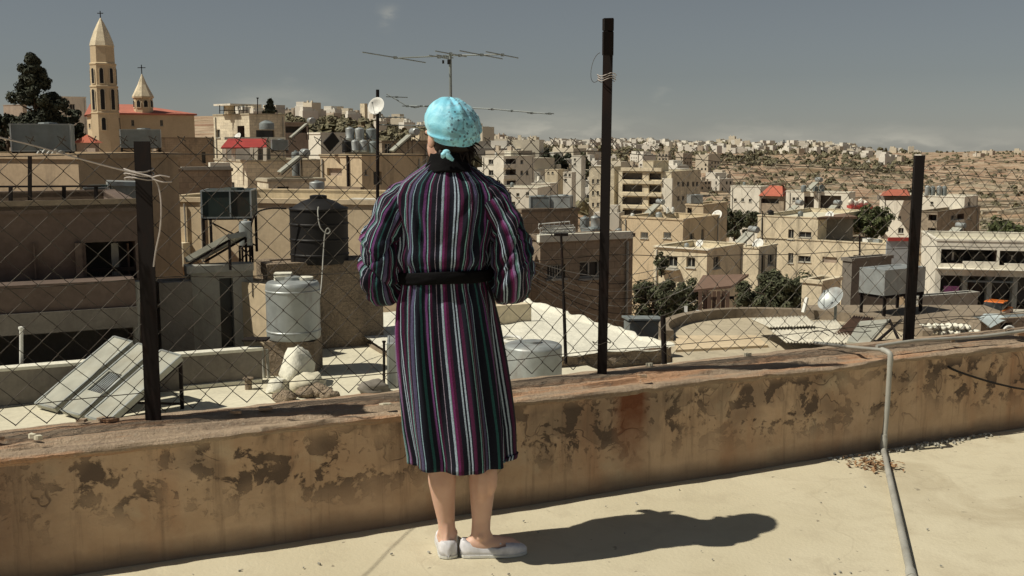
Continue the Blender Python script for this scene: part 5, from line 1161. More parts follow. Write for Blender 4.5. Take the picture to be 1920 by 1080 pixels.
for fk in range(8):
    arch(TC, OFF, 25 * k_, fk, 168, 206, 7, par=ch); arch(TC, OFF, 23.6 * k_, fk, 129, 157, 6.5, par=ch)
    if fk % 2 == 1: arch(TC, OFF, 25.5 * k_, fk, 221, 244, 7, par=ch)
Bn = B('nave', 'nave', 187, 213, 153, 163, 364, 62, 12, M['chstone'], [('L', 166, 232, 170, 240), ('R', 246, 225, 252, 236), ('R', 300, 225, 306, 236)], cat='x')
for c_ in list(Bn.root.children):
    c_.parent = ch; c_.matrix_parent_inverse = Matrix.Translation(-ch.location)
    if c_.name.startswith('roof'): bpy.data.objects.remove(c_)
bpy.data.objects.remove(Bn.root)
C, dl, dr2 = Bn.C, Bn.dl, Bn.dr; up = V((0, 0, 1)); rh = 20 * k_; e_ = .35
mb = MB(); A0 = C - dr2 * e_ - dl * e_; A1 = C + dl * (Bn.L + e_) - dr2 * e_; B0 = C + dr2 * (Bn.Rr + e_) - dl * e_; B1 = B0 + dl * (Bn.L + 2 * e_); r0 = (A0 + A1) / 2 + up * rh; r1 = (B0 + B1) / 2 - dr2 * Bn.L * .5 + up * rh
tq = V((0, 0, .12)); mb.add([A0 + tq, A1 + tq, B1 + tq, B0 + tq, r0 + tq, r1 + tq, A0 - tq, A1 - tq, B1 - tq, B0 - tq], [(0, 3, 5, 4), (1, 4, 5, 2), (3, 2, 5), (0, 4, 1), (0, 6, 9, 3), (1, 2, 8, 7), (3, 9, 8, 2), (6, 7, 8, 9)]); mb.obj('roof', M['chroof'], ch)
mb = MB(); mb.prism([C + up * .05, C + dl * Bn.L + up * .05, C + dl * Bn.L / 2 + up * (rh - .1)], dr2 * .25 - V((0, 0, 0))); mb.obj('gable', M['chstone'], ch)
for u in (.18, .42, .66, .9): fbox(Bn, 'R', 0, 0, 0, 0, 0, .1, M['chstone'], 'x', ch) if False else None
LC = at(269, 205, 157)
octa(LC, [(18 * k_, zpx(212)), (18 * k_, zpx(181)), (20.5 * k_, zpx(180)), (20.5 * k_, zpx(177))], R(12)).obj('lantern', M['chstone'], ch)
octa(LC, [(20.5 * k_, zpx(177)), (9 * k_, zpx(154)), (.5 * k_, zpx(132))], R(12)).obj('lantern_roof', M['cream'], ch)
cross(V((LC.x, LC.y, zpx(133))), 18 * k_, 'cross', ch)
for fk in range(8): arch(LC, R(12), 18 * k_, fk, 185, 198, 7, par=ch)
pr = B('church_porch', 'low porch with a red tiled roof at the foot of the bell tower', 178, 268, 120, 143, 186, 25, 6, M['pink'], cat='porch')
mb = MB(); q = [pr.C - (pr.dl + pr.dr) * .3, pr.C + pr.dl * (pr.L + .3) - pr.dr * .3, pr.C + pr.dl * (pr.L + .3) + pr.dr * (pr.Rr + .3), pr.C + pr.dr * (pr.Rr + .3) - pr.dl * .3]; ct = sum(q, V()) / 4
mb.add([p_ + up * .02 for p_ in q] + [ct + up * .95], [(0, 1, 4), (1, 2, 4), (2, 3, 4), (3, 0, 4)]); mb.obj('red_roof', M['redroof'], pr.root)
# ------------------------------------------------------------------ houses on the left
tree('conifer', 'tall dark conifer left of the bell tower', 72, 292, 98, 122, 130, M['leafd'], 'cone', 16000, .24)
tree('dark_bush', 'dark bushy tree right of the tall conifer', 128, 300, 200, 126, 62, M['leafd'], 'round', 2600, .3)
tree('dark_bush', 'dark bushy tree at the left edge below the conifer', 14, 300, 200, 124, 70, M['leafd'], 'round', 2600, .3)
B('white_house', 'pale house with one arched window between conifer and bell tower', 110, 181, 190, 100, 161, 63, 16, M['white'], [('R', 131, 195, 141, 212)])
B('small_house', 'small pinkish house behind the conifer at the far left', 42, 196, 200, 6, 50, 30, 12, M['pink'])
B('brown_house', 'dull brown block with a doorway below the church nave', 292, 258, 112, 286, 408, 66, 9, M['brown'], [('R', 378, 285, 386, 306, 'd')])
Bq = B('brown_house', 'long low brown block above the dark green tank on legs', 301, 318, 46, 297, 434, 66, 6, M['brown']); fbox(Bq, 'R', 394, 305, 432, 314, -.5, .05, M['white'], 'white_coping'); fbox(Bq, 'R', 340, 313, 434, 318, -.2, .08, M['conc'], 'roof_edge')
Bc = B('cream_house', 'cream two-storey house with a rooftop canopy left of centre', 467, 213, 105, 400, 534, 42, 14, M['cream2'], [('L', 406, 243, 413, 258), ('L', 445, 236, 459, 259, 'o'), ('R', 480, 244, 515, 259, 'd')])
cn = thing('roof_canopy', 'white rooftop canopy with railings on the cream house', 'canopy', at(437, 213, 106))
mb = MB(); c0 = at(437, 197, 107.5); mb.box(c0, (2.9, 2.6, .18), rz=R(-42)); mb.obj('roof', M['white'], cn)
mb = MB(); mb.box(at(430, 206, 107), (.7, .8, .85), rz=R(-42)); mb.obj('wall', M['cream'], cn)
mb = MB()
for x in (412, 420, 440, 448, 456, 463): mb.bar(at(x, 213, 106.6), at(x, 197, 106.6), .07, .07)
mb.bar(at(411, 207, 106.5), at(464, 207, 106.5), .05, .05); mb.obj('railing', M['iron'], cn)
cyl_tank('large grey tank beside the cream house wall', 483, 511, 225, 243, 99, M['galvd'], 0, .3)
mb = MB(); mb.tube([at(483, 214, 104), at(483, 184, 104)], .05, 6); mb.box(at(483, 184, 104), (.2, .05, .12)); mb.obj('aerial', M['iron'], label='thin aerial on the cream house roof', cat='aerial')
tree('cypress', 'small dark cypress rising behind the cream house', 507, 216, 186, 125, 22, M['leafd'], 'cone', 700, .25)
B('pinkish_house', 'brownish house with a deep dark loggia right of the cream house', 531, 229, 118, 524, 578, 60, 14, M['pink'], [('R', 535, 232, 574, 249, 'o')])
Br = B('red_awning_house', 'pale house under a red awning left of centre', 463, 301, 72, 402, 612, 60, 9, M['cream2'], [('L', 424, 340, 440, 356, 'w')])
ra = thing('red_awning', 'red sheet awning on white columns on the pale house', 'awning', at(460, 300, 73)); mb = MB(); p4 = [at(414, 279, 71), at(500, 278, 73.5), at(500, 262, 76), at(428, 262, 74)]; mb.prism(p4, (0, 0, .08)); mb.obj('sheet', M['redp'], ra)
for x in (422, 438, 472, 480, 497):
    mb = MB(); mb.bar(at(x, 302, 72.5), at(x, 277, 72.5), .22, .22); mb.obj('column', M['white'], ra)
mb = MB(); mb.box(at(462, 290, 76), (3.1, 1.5, .85), rz=-.5); mb.obj('dark_room', M['concd'], ra); mb = MB(); mb.box(at(478, 259.5, 78), (4.3, .6, .18), rz=.3); mb.obj('white_slab', M['white'], ra)
box_tank('grey-green box tank right of the red awning', 506, 262, 536, 281, 74, 1.0, M['galvd'], .3, .2)
B('white_block', 'narrow white rooftop block right of the brownish house', 601, 249, 88, 578, 655, 48, 10, M['white'])
Bx = B('low_house', 'low cream house with a dark window behind the black tank', 503, 337, 48, 482, 608, 62, 6, M['cream2'], [('R', 520, 350, 543, 372, 'd'), ('L', 490, 354, 495, 372, 'd')])
solar('silver solar heater above the low cream house', at(525, 330, 50), 1.2, .9, math.pi + .4, R(38), tr=.2)
cyl_tank('silver upright cylinder just behind the black tank', 578, 606, 340, 371, 40, M['galv'], 0, .06)
cyl_tank('tall grey pipe tank beside the red awning house', 546, 562, 284, 330, 56, M['galvd'], 0, .03)
Bg2 = B('beige_corner_house', 'beige corner house with roof tanks left of the antenna pole', 678, 291, 62, 600, 792, 38, 9, M['ochre2'], [('L', 613, 315, 641, 330, 's'), ('R', 684, 318, 688, 328), ('R', 700, 322, 716, 346, 'd')])
fbox(Bg2, 'L', 596, 348, 676, 356, 0, .3, M['brown'], 'ledge'); fbox(Bg2, 'L', 649, 292, 653, 350, .02, .12, M['iron'], 'downpipe')
rk = thing('tank_rack', 'dark rack on the beige corner house carrying the upper water tanks', 'rack', at(675, 290, 65)); mb = MB(); mb.box(at(676, 276, 66.5), (2.0, 1.2, .8), rz=.2); mb.obj('plinth', M['concd'], rk); mb = MB(); mb.box(at(676, 263, 66.5), (2.2, 1.3, .08), rz=.2); mb.obj('deck', M['conc'], rk)
for i, (a, c_, y0, y1, Y, mt) in enumerate(((647, 663, 238, 262, 66, 'galv'), (664, 682, 239, 262, 66, 'galv'), (685, 705, 240, 263, 66.3, 'galvd'), (640, 657, 263, 286, 64, 'blackp'), (658, 672, 262, 285, 64, 'galv'), (673, 688, 262, 285, 64.2, 'galv'), (690, 707, 264, 287, 64.3, 'galvd'))):
    cyl_tank(('left', 'middle', 'right', 'only black', 'second', 'third', 'rightmost')[i] + (' tank of the upper row' if i < 3 else ' tank of the lower row') + ' on the beige corner house', a, c_, y0, y1, Y, M[mt], 1, .1, group='roof tanks of the beige corner house')
mb = MB(); mb.bar(at(612, 276, 63), at(630, 256, 63.5), .08, .7); mb.obj('tilted_board', M['blackp'], label='dark tilted board left of the roof tanks', cat='board')
B('grey_house', 'grey stone house with one window right of the antenna pole', 716, 264, 84, 704, 805, 60, 10, M['stone'], [('R', 722, 269, 733, 292, 'w')])
B('lit_house', 'sunlit cream house just left of the robe collar', 776, 298, 96, 742, 812, 38, 9, M['cream'])
B('far_block', 'tall cream block with balconies left of the headscarf', 786, 246, 175, 771, 812, 35, 18, M['cream'], [('L', 773, 252, 779, 257, 'o'), ('L', 773, 261, 779, 266, 'o'), ('L', 773, 270, 779, 275, 'o')])
# ------------------------------------------------------------------ centre
Ba = B('apartment_block', 'white apartment block with balconies right of the headscarf', 944, 293, 190, 904, 1002, 36, 20, M['white'], [('L', 916, 299, 925, 308), ('L', 916, 319, 925, 329), ('L', 930, 338, 938, 346), ('R', 948, 298, 967, 307, 'o'), ('R', 948, 318, 967, 328, 'o'), ('R', 950, 339, 967, 348, 'o'), ('R', 976, 320, 981, 328), ('R', 986, 320, 991, 328), ('R', 976, 300, 981, 307)])
for y in (308, 329, 349): fbox(Ba, 'R', 945, y, 969, y + 6, .0, .8, M['white'], 'balcony')
B('apartment_penthouse', 'white stair head on the apartment block roof', 958, 283, 194, 946, 972, 36, 1.5, M['white'], cat='stair head')
B('white_house', 'wide low white house below the apartment block', 1008, 352, 150, 926, 1034, 18, 14, M['white'], [('L', 938, 362, 944, 370), ('L', 952, 360, 958, 368), ('L', 968, 362, 974, 369), ('L', 986, 360, 992, 367), ('L', 960, 378, 966, 386), ('L', 940, 380, 946, 388)])
B('white_house', 'white house with a framed window right of the wide low one', 1031, 344, 172, 997, 1046, 25, 10, M['white'], [('L', 1004, 347, 1015, 353)])
B('white_house', 'narrow tall white house in the trees left of the tall post', 1090, 292, 260, 1072, 1098, 20, 12, M['white'], [('L', 1076, 297, 1080, 301), ('L', 1076, 306, 1080, 310)])
B('white_house', 'square white house with two windows below the narrow tall one', 1072, 323, 215, 1056, 1080, 20, 10, M['white'], [('L', 1058, 326, 1063, 331), ('L', 1066, 326, 1070, 331), ('L', 1058, 335, 1063, 340)])
B('cream_house', 'cream terrace house among the trees right of the apartment block', 1046, 318, 235, 1022, 1058, 22, 10, M['cream'], [('L', 1026, 322, 1030, 326), ('L', 1034, 322, 1038, 326)])
box_tank('left of the two grey tanks on the plain brown block', 994, 369, 1029, 392, 46, .8, M['galvd'], .05, .05); box_tank('right of the two grey tanks on the plain brown block', 1033, 368, 1072, 392, 46, .8, M['galv'], -.2, .05)
B('brown_block', 'plain brown rendered block right of the robe shoulder', 979, 394, 45, 972, 1084, 66, 7, M['brown'])
cyl_tank('grey tank left of the tall post at mid height', 1088, 1106, 406, 432, 44, M['galvd'], 2, .1); cyl_tank('grey tank touching the tall post at mid height', 1108, 1126, 404, 432, 44.5, M['galv'], 2, .1)
# apartment tower right of the tall post
At = B('apartment_wing', 'tall cream wing of the apartment tower behind the tall post', 1152, 313, 238, 1105, 1166, 18, 26, M['cream2'], [('L', 1110, 336, 1114, 344), ('L', 1119, 336, 1123, 344), ('L', 1110, 358, 1114, 366), ('L', 1119, 358, 1123, 366), ('L', 1110, 380, 1114, 388), ('L', 1119, 380, 1123, 388)], cat='apartments')
Au = B('apartment_tower', 'cream apartment tower with stacked open balconies right of the tall post', 1259, 322, 230, 1160, 1314, 30, 26, M['cream2'], [('L', 1167, 323, 1204, 337, 'o'), ('L', 1167, 346, 1204, 360, 'o'), ('L', 1167, 369, 1204, 384, 'o'), ('L', 1216, 347, 1239, 360, 'o'), ('L', 1216, 370, 1239, 384, 'o'), ('L', 1167, 393, 1204, 408, 'o'), ('L', 1216, 324, 1239, 337, 'o')] + [('R', x, y, x + 4, y + 8) for y in (341, 368) for x in (1270, 1279, 1288, 1298, 1305)], cat='apartments')
for y in (314, 338, 361, 385): fbox(Au, 'L', 1164, y, 1240, y + 7.5, 0, 1.0, M['cream'], 'balcony')
fbox(Au, 'L', 1205, 322, 1215, 410, 0, .5, M['cream'], 'pillar'); fbox(Au, 'L', 1241, 334, 1259, 410, 0, .6, M['white'], 'pillar')
B('stair_head', 'stair head on the apartment tower roof', 1225, 302, 233, 1205, 1254, 30, 2.4, M['cream'], cat='stair head')
for i, x in enumerate((1252, 1262)): cyl_tank(('left', 'right')[i] + ' white tank on the roof in front of the apartment tower', x - 3, x + 3, 388, 400, 92, M['whitep'], 0, .2)
# ------------------------------------------------------------------ valley houses on the right
Bh = B('tan_house', 'tan two-window house with a shaded right side, right of the tall post', 1281, 411, 85, 1166, 1350, 38, 10, M['ochre2'], [('L', 1201, 435, 1215, 447, 'b'), ('L', 1244, 435, 1258, 447, 'b'), ('R', 1293, 438, 1301, 450), ('R', 1315, 430, 1320, 450)])
B('roof_cabin', 'small orange-lit roof cabin behind the tan house', 1319, 384, 96, 1286, 1364, 34, 7, M['ochre2'], [('L', 1289, 389, 1297, 405, 'o')], cat='cabin')
box_tank('grey tank on the small roof cabin', 1293, 366, 1316, 381, 97, 1, M['galv'], .2, .1)
Bl = B('cream_house', 'cream house with two square windows in the valley, brown side in shade', 1326, 468, 70, 1226, 1394, 38, 9, M['cream'], [('L', 1252, 480, 1270, 501), ('L', 1287, 482, 1303, 502), ('R', 1338, 482, 1350, 502)])
fbox(Bl, 'L', 1228, 463, 1328, 468, -.3, .15, M['white'], 'roof_edge'); fbox(Bl, 'L', 1232, 503, 1268, 508, 0, .5, M['conc'], 'ledge')
dish('tiny white dish on the cream valley house', 1312, 457, 71, .26, (-.5, -.6, .5), .3)
B('porch_house', 'narrow cream porch house joined to the yellow house', 1423, 464, 82, 1388, 1457, 36, 7, M['cream'], [('R', 1428, 478, 1434, 513, 'd'), ('R', 1440, 478, 1450, 496)])
By = B('yellow_house', 'big pale yellow two-storey house in the valley', 1664, 457, 108, 1420, 1690, 36, 13, M['cream'], [('L', 1478, 474, 1487, 494), ('L', 1497, 479, 1520, 492), ('L', 1542, 481, 1569, 494, 's'), ('L', 1600, 478, 1615, 496)], cat='house')
C2 = onplane(1534, 408, By.C, By.nl)
By2 = B('upper_storey', 'upper storey of the pale yellow house with a dark brown side', 1534, 408, C2.y, 1421, 1622, 36, C2.z - By.zt + .3, M['cream'], [('L', 1478, 430, 1488, 449), ('L', 1498, 434, 1521, 446), ('R', 1556, 428, 1572, 450, 'd')], C=C2, cat='house')
mb = MB(); c0 = By2.C - V((0, 0, .2)); q = [c0 + By2.nl * .3, c0 + By2.nl * .3 + V((4.6, 1.15, 0)), c0 + V((4.6, 6, 0)), c0 + By2.dr * 6]; mb.prism(q, (0, 0, .25)); mb.obj('veranda_roof', M['wood'], By2.root)
mb = MB(); mb.box(c0 + V((2.6, 3.6, -1.2)), (4, 3.2, 2.2), rz=-.2); mb.obj('dark_veranda', M['concd'], By2.root)
Bp = B('white_villa', 'white house with grey carport openings above the yellow house', 1592, 361, 150, 1474, 1604, 36, 12, M['white'], [('L', 1508, 368, 1528, 400, 'o'), ('L', 1535, 366, 1576, 398, 'o'), ('L', 1486, 370, 1491, 376), ('L', 1493, 370, 1498, 376)])
fbox(Bp, 'L', 1527, 362, 1534, 402, 0, .8, M['white'], 'pillar')
for i, (x, y) in enumerate(((1476, 404), (1548, 404), (1515, 358))): solar(('left', 'middle', 'rooftop')[i] + ' solar heater by the white house above the yellow house', at(x, y, 135 if i < 2 else 152), 1.7, 1.3, math.pi + .3, R(40), tr=.35)
for i, (x, y) in enumerate(((1508, 352), (1530, 354), (1542, 352))): cyl_tank(('left', 'middle', 'right')[i] + ' small tank on the roof of the white house above the yellow one', x - 5, x + 5, y - 5, y + 8, 153, M['galvd'], 0, .1)
B('pale_house', 'pale windowed house with trees, left of the white carport house', 1426, 350, 190, 1370, 1442, 34, 12, M['white'], [('L', 1376, 372, 1381, 378), ('L', 1390, 372, 1395, 378), ('L', 1404, 373, 1409, 379)])
Bz = B('red_roof_house', 'dark-fronted house with an orange-red roof left of the white carport house', 1470, 368, 175, 1424, 1478, 36, 10, M['stone'], [('L', 1428, 372, 1460, 382, 'o')]); mb = MB(); q = [Bz.C + Bz.nl * .5, Bz.C + Bz.dl * Bz.L + Bz.nl * .5, Bz.C + Bz.dl * Bz.L + Bz.dr * 4, Bz.C + Bz.dr * 4]; mb.add(q + [q[0].lerp(q[3], .5) + V((-1, 0, 1.6)), q[1].lerp(q[2], .5) + V((1, 0, 1.6))], [(0, 1, 5, 4), (2, 3, 4, 5), (0, 4, 3), (1, 2, 5)]); mb.obj('red_roof', M['redroof'], Bz.root)
rs = thing('red_stall', 'red-canopied stall with white sacks above it, right of the white carport house', 'stall', at(1612, 402, 140)); mb = MB(); mb.box(at(1612, 388, 140), (2.8, 2, .35)); mb.obj('canopy', M['redp'], rs)
mb = MB(); mb.box(at(1612, 396, 141.5), (2.6, 1.5, 1.1)); mb.obj('counter', M['pink'], rs)
for i, x in enumerate((1596, 1604, 1614, 1622)): rock('sack', M['white'], at(x, 379 + (i % 2) * 3, 140), .36, .36, .42, i + 50, rs)
Bw1 = B('white_house', 'large white house left and right of the right fence post', 1809, 369, 136, 1650, 1834, 42, 18, M['white'], [('L', 1684, 405, 1689, 411), ('L', 1714, 403, 1722, 412, 'd'), ('L', 1745, 378, 1750, 384), ('L', 1684, 427, 1694, 438), ('R', 1815, 379, 1820, 386)])
Bw2 = B('grey_wing', 'grey shaded wing with three windows in front of the large white house', 1758, 397, 129, 1722, 1838, 42, 16, M['stone'], [('R', 1783, 404, 1789, 413), ('R', 1795, 402, 1807, 413, 'o'), ('R', 1815, 403, 1821, 411), ('R', 1795, 425, 1808, 443, 'o'), ('L', 1741, 402, 1756, 414, 'o'), ('L', 1740, 427, 1754, 446, 'o')])
fbox(Bw2, 'R', 1794, 413, 1808, 416, 0, .5, M['white'], 'balcony')
mb = MB(); q = [at(1650, 367, 133), at(1706, 367, 133), at(1706, 360, 141), at(1656, 360, 141)]; mb.add(q + [at(1668, 355, 137), at(1700, 355, 137)], [(0, 1, 5, 4), (2, 3, 4, 5), (0, 4, 3), (1, 2, 5), (0, 3, 2, 1)]); mb.obj('red_roof', M['redroof'], Bw1.root)
mb = MB(); mb.box(at(1678, 371, 137.5), (3.6, 3, .5)); mb.obj('dark_eave', M['concd'], Bw1.root)
for i, x in enumerate((1740, 1750, 1762, 1772)): cyl_tank(('first', 'second', 'third', 'fourth')[i] + ' tank from the right fence post on the large white house', x - 4.5, x + 4.5, 348 + i % 2, 367, 139, M['galvd' if i % 2 else 'galv'], 0, .1, group='tanks on the large white house')
# shop row with street
St = B('shop_row', 'long white shop row with an open upper gallery at the right edge', 2080, 455, 80, 1757, 2110, 13, 12, M['white'], [('L', 1765, 467, 1868, 496, 'O'), ('L', 1875, 470, 1985, 500, 'O'), ('L', 1764, 516, 2040, 584, 'O')], cat='shops', dr_=8)
fbox(St, 'L', 1757, 503, 2060, 512, 0, 1.0, M['white'], 'gallery_slab'); fbox(St, 'L', 1806, 490, 1868, 505, .3, .5, M['white'], 'gallery_parapet'); fbox(St, 'L', 1884, 494, 1985, 506, .3, .5, M['white'], 'gallery_parapet')
fbox(St, 'L', 1775, 472, 1792, 492, -1.25, -1.2, M['glass'], 'window'); fbox(St, 'L', 1798, 474, 1806, 499, -1.25, -1.2, M['glass'], 'door'); fbox(St, 'L', 1824, 476, 1846, 491, -1.25, -1.2, M['glass'], 'window'); fbox(St, 'L', 1888, 478, 1904, 497, -1.25, -1.2, M['glass'], 'door')
fbox(St, 'L', 1785, 473, 1788, 488, -1.1, -1.05, M['white'], 'curtain'); fbox(St, 'L', 1896, 479, 1899, 487, -1.1, -1.05, M['white'], 'curtain')
fbox(St, 'L', 1770, 536, 1797, 560, -.9, -.8, M['poster'], 'poster'); fbox(St, 'L', 1816, 530, 1850, 560, -1.2, -1.1, M['glass'], 'shopfront'); fbox(St, 'L', 1856, 530, 1896, 560, -1.2, -1.1, M['glass'], 'shopfront'); fbox(St, 'L', 1812, 526, 1900, 531, -.2, .4, M['galvd'], 'shop_awning')
for x in (1806, 1852, 1900): fbox(St, 'L', x, 516, x + 5, 584, -1.2, -.2, M['conc'], 'pier')
# street in front of the shops
mb = MB(); zs_ = onplane(1800, 584, St.C, St.nl).z; o = V((St.C.x, St.C.y, zs_)); M['asph'] = plaster('asphalt', (.06, .058, .055), .6, .2, .1)
mb.add([o + St.dl * 26 + St.nl * 12 + V((0, 0, -.02)), o - St.dl * 12 + St.nl * 12 + V((0, 0, -.02)), o - St.dl * 12 + V((0, 0, -.02)), o + St.dl * 26 + V((0, 0, -.02))], [(0, 1, 2, 3)]); mb.obj('street', M['asph'], kind='structure')
mb = MB(); q0 = [o + St.dl * 26 + St.nl * 1.8, o - St.dl * 12 + St.nl * 1.8, o - St.dl * 12 + St.nl * .05, o + St.dl * 26 + St.nl * .05]; mb.prism([p_ + V((0, 0, -.2)) for p_ in q0], (0, 0, .32)); mb.obj('pavement', M['conc'], kind='structure')
# orange car
def car(label, px, py, Y, rz, m):
    c0 = onplane(px, py, St.C + St.nl * Y, St.nl); c0.z = zs_; t_ = thing('car', label, 'car', c0); Mx = Matrix.Translation(c0) @ Matrix.Rotation(rz, 4, 'Z')
    def sec(pts, hw, name, mat_, ex=0, par=None):
        mb = MB(); n = len(pts); mb.add([Mx @ V((x, -hw + (ex if z > .85 else 0), z)) for x, z in pts] + [Mx @ V((x, hw - (ex if z > .85 else 0), z)) for x, z in pts], [tuple(range(n)), tuple(range(n, 2 * n))[::-1]] + [(i, n + i, n + (i + 1) % n, (i + 1) % n) for i in range(n)])
        o_ = mb.obj(name, mat_, par or t_); bv = o_.modifiers.new('b', 'BEVEL'); bv.width = .05; bv.segments = 2; return o_
    sec([(-2, .35), (-2.05, .6), (-1.95, .88), (-1.2, .95), (1.3, .95), (1.95, .8), (2.05, .55), (2, .32)], .85, 'body', m)
    cb = sec([(-1.55, .93), (-1.15, 1.42), (.35, 1.45), (1.05, .93)], .78, 'cabin', M['glass'], .12); sec([(-1.2, 1.40), (-1.1, 1.48), (.3, 1.50), (.4, 1.41)], .68, 'roof', m)
    for x in (-1.3, 1.3):
        for y in (-.82, .82):
            mb = MB(); mb.lathe(Mx @ V((x, y - .09, .32)), [(0, 0), (.31, 0), (.32, .04), (.32, .14), (.31, .18), (0, .18)], 16, ax=Mx.to_3x3() @ V((0, 1, 0))); mb.obj('wheel', M['rubber'], t_, smooth=40)
    for y in (-.6, .6):
        mb = MB(); mb.box((0, 0, 0), (.06, .3, .16), M=Mx @ Matrix.Translation((2.02, y, .66)) @ Matrix.Diagonal((.06, .3, .16, 1)) @ Matrix.Scale(1, 4)) if False else mb.bar(Mx @ V((2.02, y - .14, .68)), Mx @ V((2.02, y + .14, .68)), .08, .14); mb.obj('headlight', M['whitep'], t_)
car('orange car parked in front of the shop row', 1864, 590, 4.2, R(-128), M['orangep'])
# sign, walls and sheds between
sg = thing('billboard', 'faded grey billboard with a red top just left of the right fence post', 'billboard', at(1684, 540, 60)); a, c_ = at(1664, 452, 60), at(1703, 506, 60.3); mb = MB(); mb.box((a + c_) / 2, (c_.x - a.x, .12, a.z - c_.z)); mb.obj('panel', M['sign'], sg); mb = MB(); mb.box(at(1684, 448.5, 60.1), (1.15, .16, .2)); mb.obj('red_strip', M['redp'], sg); mb = MB(); mb.bar(at(1672, 560, 60.3), at(1672, 506, 60.3), .1, .1); mb.bar(at(1696, 560, 60.3), at(1696, 506, 60.3), .1, .1); mb.obj('leg', M['iron'], sg)
B('orange_wall', 'orange-brown earth wall between the right fence post and the shop row', 1757, 474, 90, 1690, 1764, 16, 8, M['ochre'], cat='wall')
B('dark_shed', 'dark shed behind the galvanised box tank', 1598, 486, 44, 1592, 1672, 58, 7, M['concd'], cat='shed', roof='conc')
B('cream_wall', 'short cream wall with a brown side behind the tilted dish', 1541, 528, 40, 1504, 1577, 42, 5, M['cream'], cat='wall', roof='cream')
B('grey_store', 'low grey store with a dark side in the valley below the shop row', 1722, 557, 50, 1706, 1834, 66, 5, M['conc'], cat='store', roof='conc')
fbox(By, 'L', 1590, 497, 1664, 503, 0, 1.2, M['concd'], 'canopy')
# ------------------------------------------------------------------ trees in the valley
for nm, lb, px, yb, yt_, Y, wd, mt, n_, sz in (
    ('olive_tree', 'dense dark olive tree in front of the yellow house', 1458, 606, 508, 46, 156, 'leaf', 11000, .085),
    ('olive_tree', 'dark tree in the gap right of the stone house', 1222, 625, 508, 46, 124, 'leaf', 8000, .085),
    ('small_tree', 'small dark tree between the gap tree and the board screen', 1290, 600, 524, 50, 84, 'leaf', 4000, .085),
    ('green_tree', 'light green tree behind the yellow house near the right fence post', 1634, 452, 386, 122, 84, 'leafg', 2200, .26),
    ('bush', 'green bush above the shop row roof', 1878, 462, 410, 112, 84, 'leafg', 2200, .24),
    ('bush', 'dark bush behind the roof cabin', 1376, 452, 388, 112, 56, 'leaf', 1600, .22),
    ('bush', 'round dark bush left of the yellow house roof', 1405, 430, 392, 130, 44, 'leaf', 1200, .22),
    ('bush', 'leafy plant against the cream wall behind the dish', 1240, 520, 470, 62, 26, 'leaf', 500, .12)):
    tree(nm, lb, px, yb, yt_, Y, wd, M[mt], 'round', n_, sz)
rn = random.Random(21)
for i in range(13):
    px = (988, 1000, 1012, 1022, 1034, 1044, 1054, 1064, 1030, 1048, 1010, 1098, 1088)[i]; Y = rn.uniform(300, 420); z = terr((px - 960) / F * Y, Y); b0 = V(((px - 960) / F * Y, Y, z)); pj = proj(b0)[1]
    tree('grove_tree', 'dark tree in the grove right of the white apartment block', px, pj, 288 + rn.uniform(-4, 26), Y, rn.uniform(22, 38), M['leafd' if i % 2 else 'leaf'], 'round', 620, .8, group='grove beside the white apartment block')
# ------------------------------------------------------------------ far town: small houses one by one
FM = [plaster('far_plaster_' + n_, c, .05, .08, .05, bmp=.1) for n_, c in (('white', (.66, .63, .56)), ('cream', (.60, .54, .43)), ('sand', (.50, .43, .34)), ('pale', (.56, .52, .45)))]
def houseproto(i, wx, wy, h_):
    mb = MB(); z0 = -8
    mb.box((0, 0, (h_ + z0) / 2), (wx, wy, h_ - z0)); 
    if i % 3 == 0: mb.box((wx * .2, wy * .1, h_ + 1.1), (wx * .35, wy * .4, 2.2))
    if i % 3 == 1: mb.box((-wx * .15, 0, h_ + 1.4), (wx * .6, wy * .8, 2.8))
    mb.box((-wx * .25, -wy * .2, h_ + .7), (1.2, 1.2, 1.4)); mb.box((wx * .3, -wy * .3, h_ + .6), (1.5, 1.0, 1.2))
    return mb.mesh('house', FM[i % 4])
PR = [(houseproto(i, *d), d) for i, d in enumerate(((9, 9, 6), (12, 10, 7), (10, 12, 9), (8, 8, 5), (14, 10, 9), (11, 9, 12), (9, 11, 6), (16, 11, 7)))]
wmesh = MB().add([(-.6, -.1, 0), (.6, -.1, 0), (.6, -.1, 1.5), (-.6, -.1, 1.5), (-.6, .1, 0), (.6, .1, 0), (.6, .1, 1.5), (-.6, .1, 1.5)], [(0, 1, 2, 3), (0, 4, 5, 1), (1, 5, 6, 2), (2, 6, 7, 3), (3, 7, 4, 0)]).mesh('window', M['glass'])
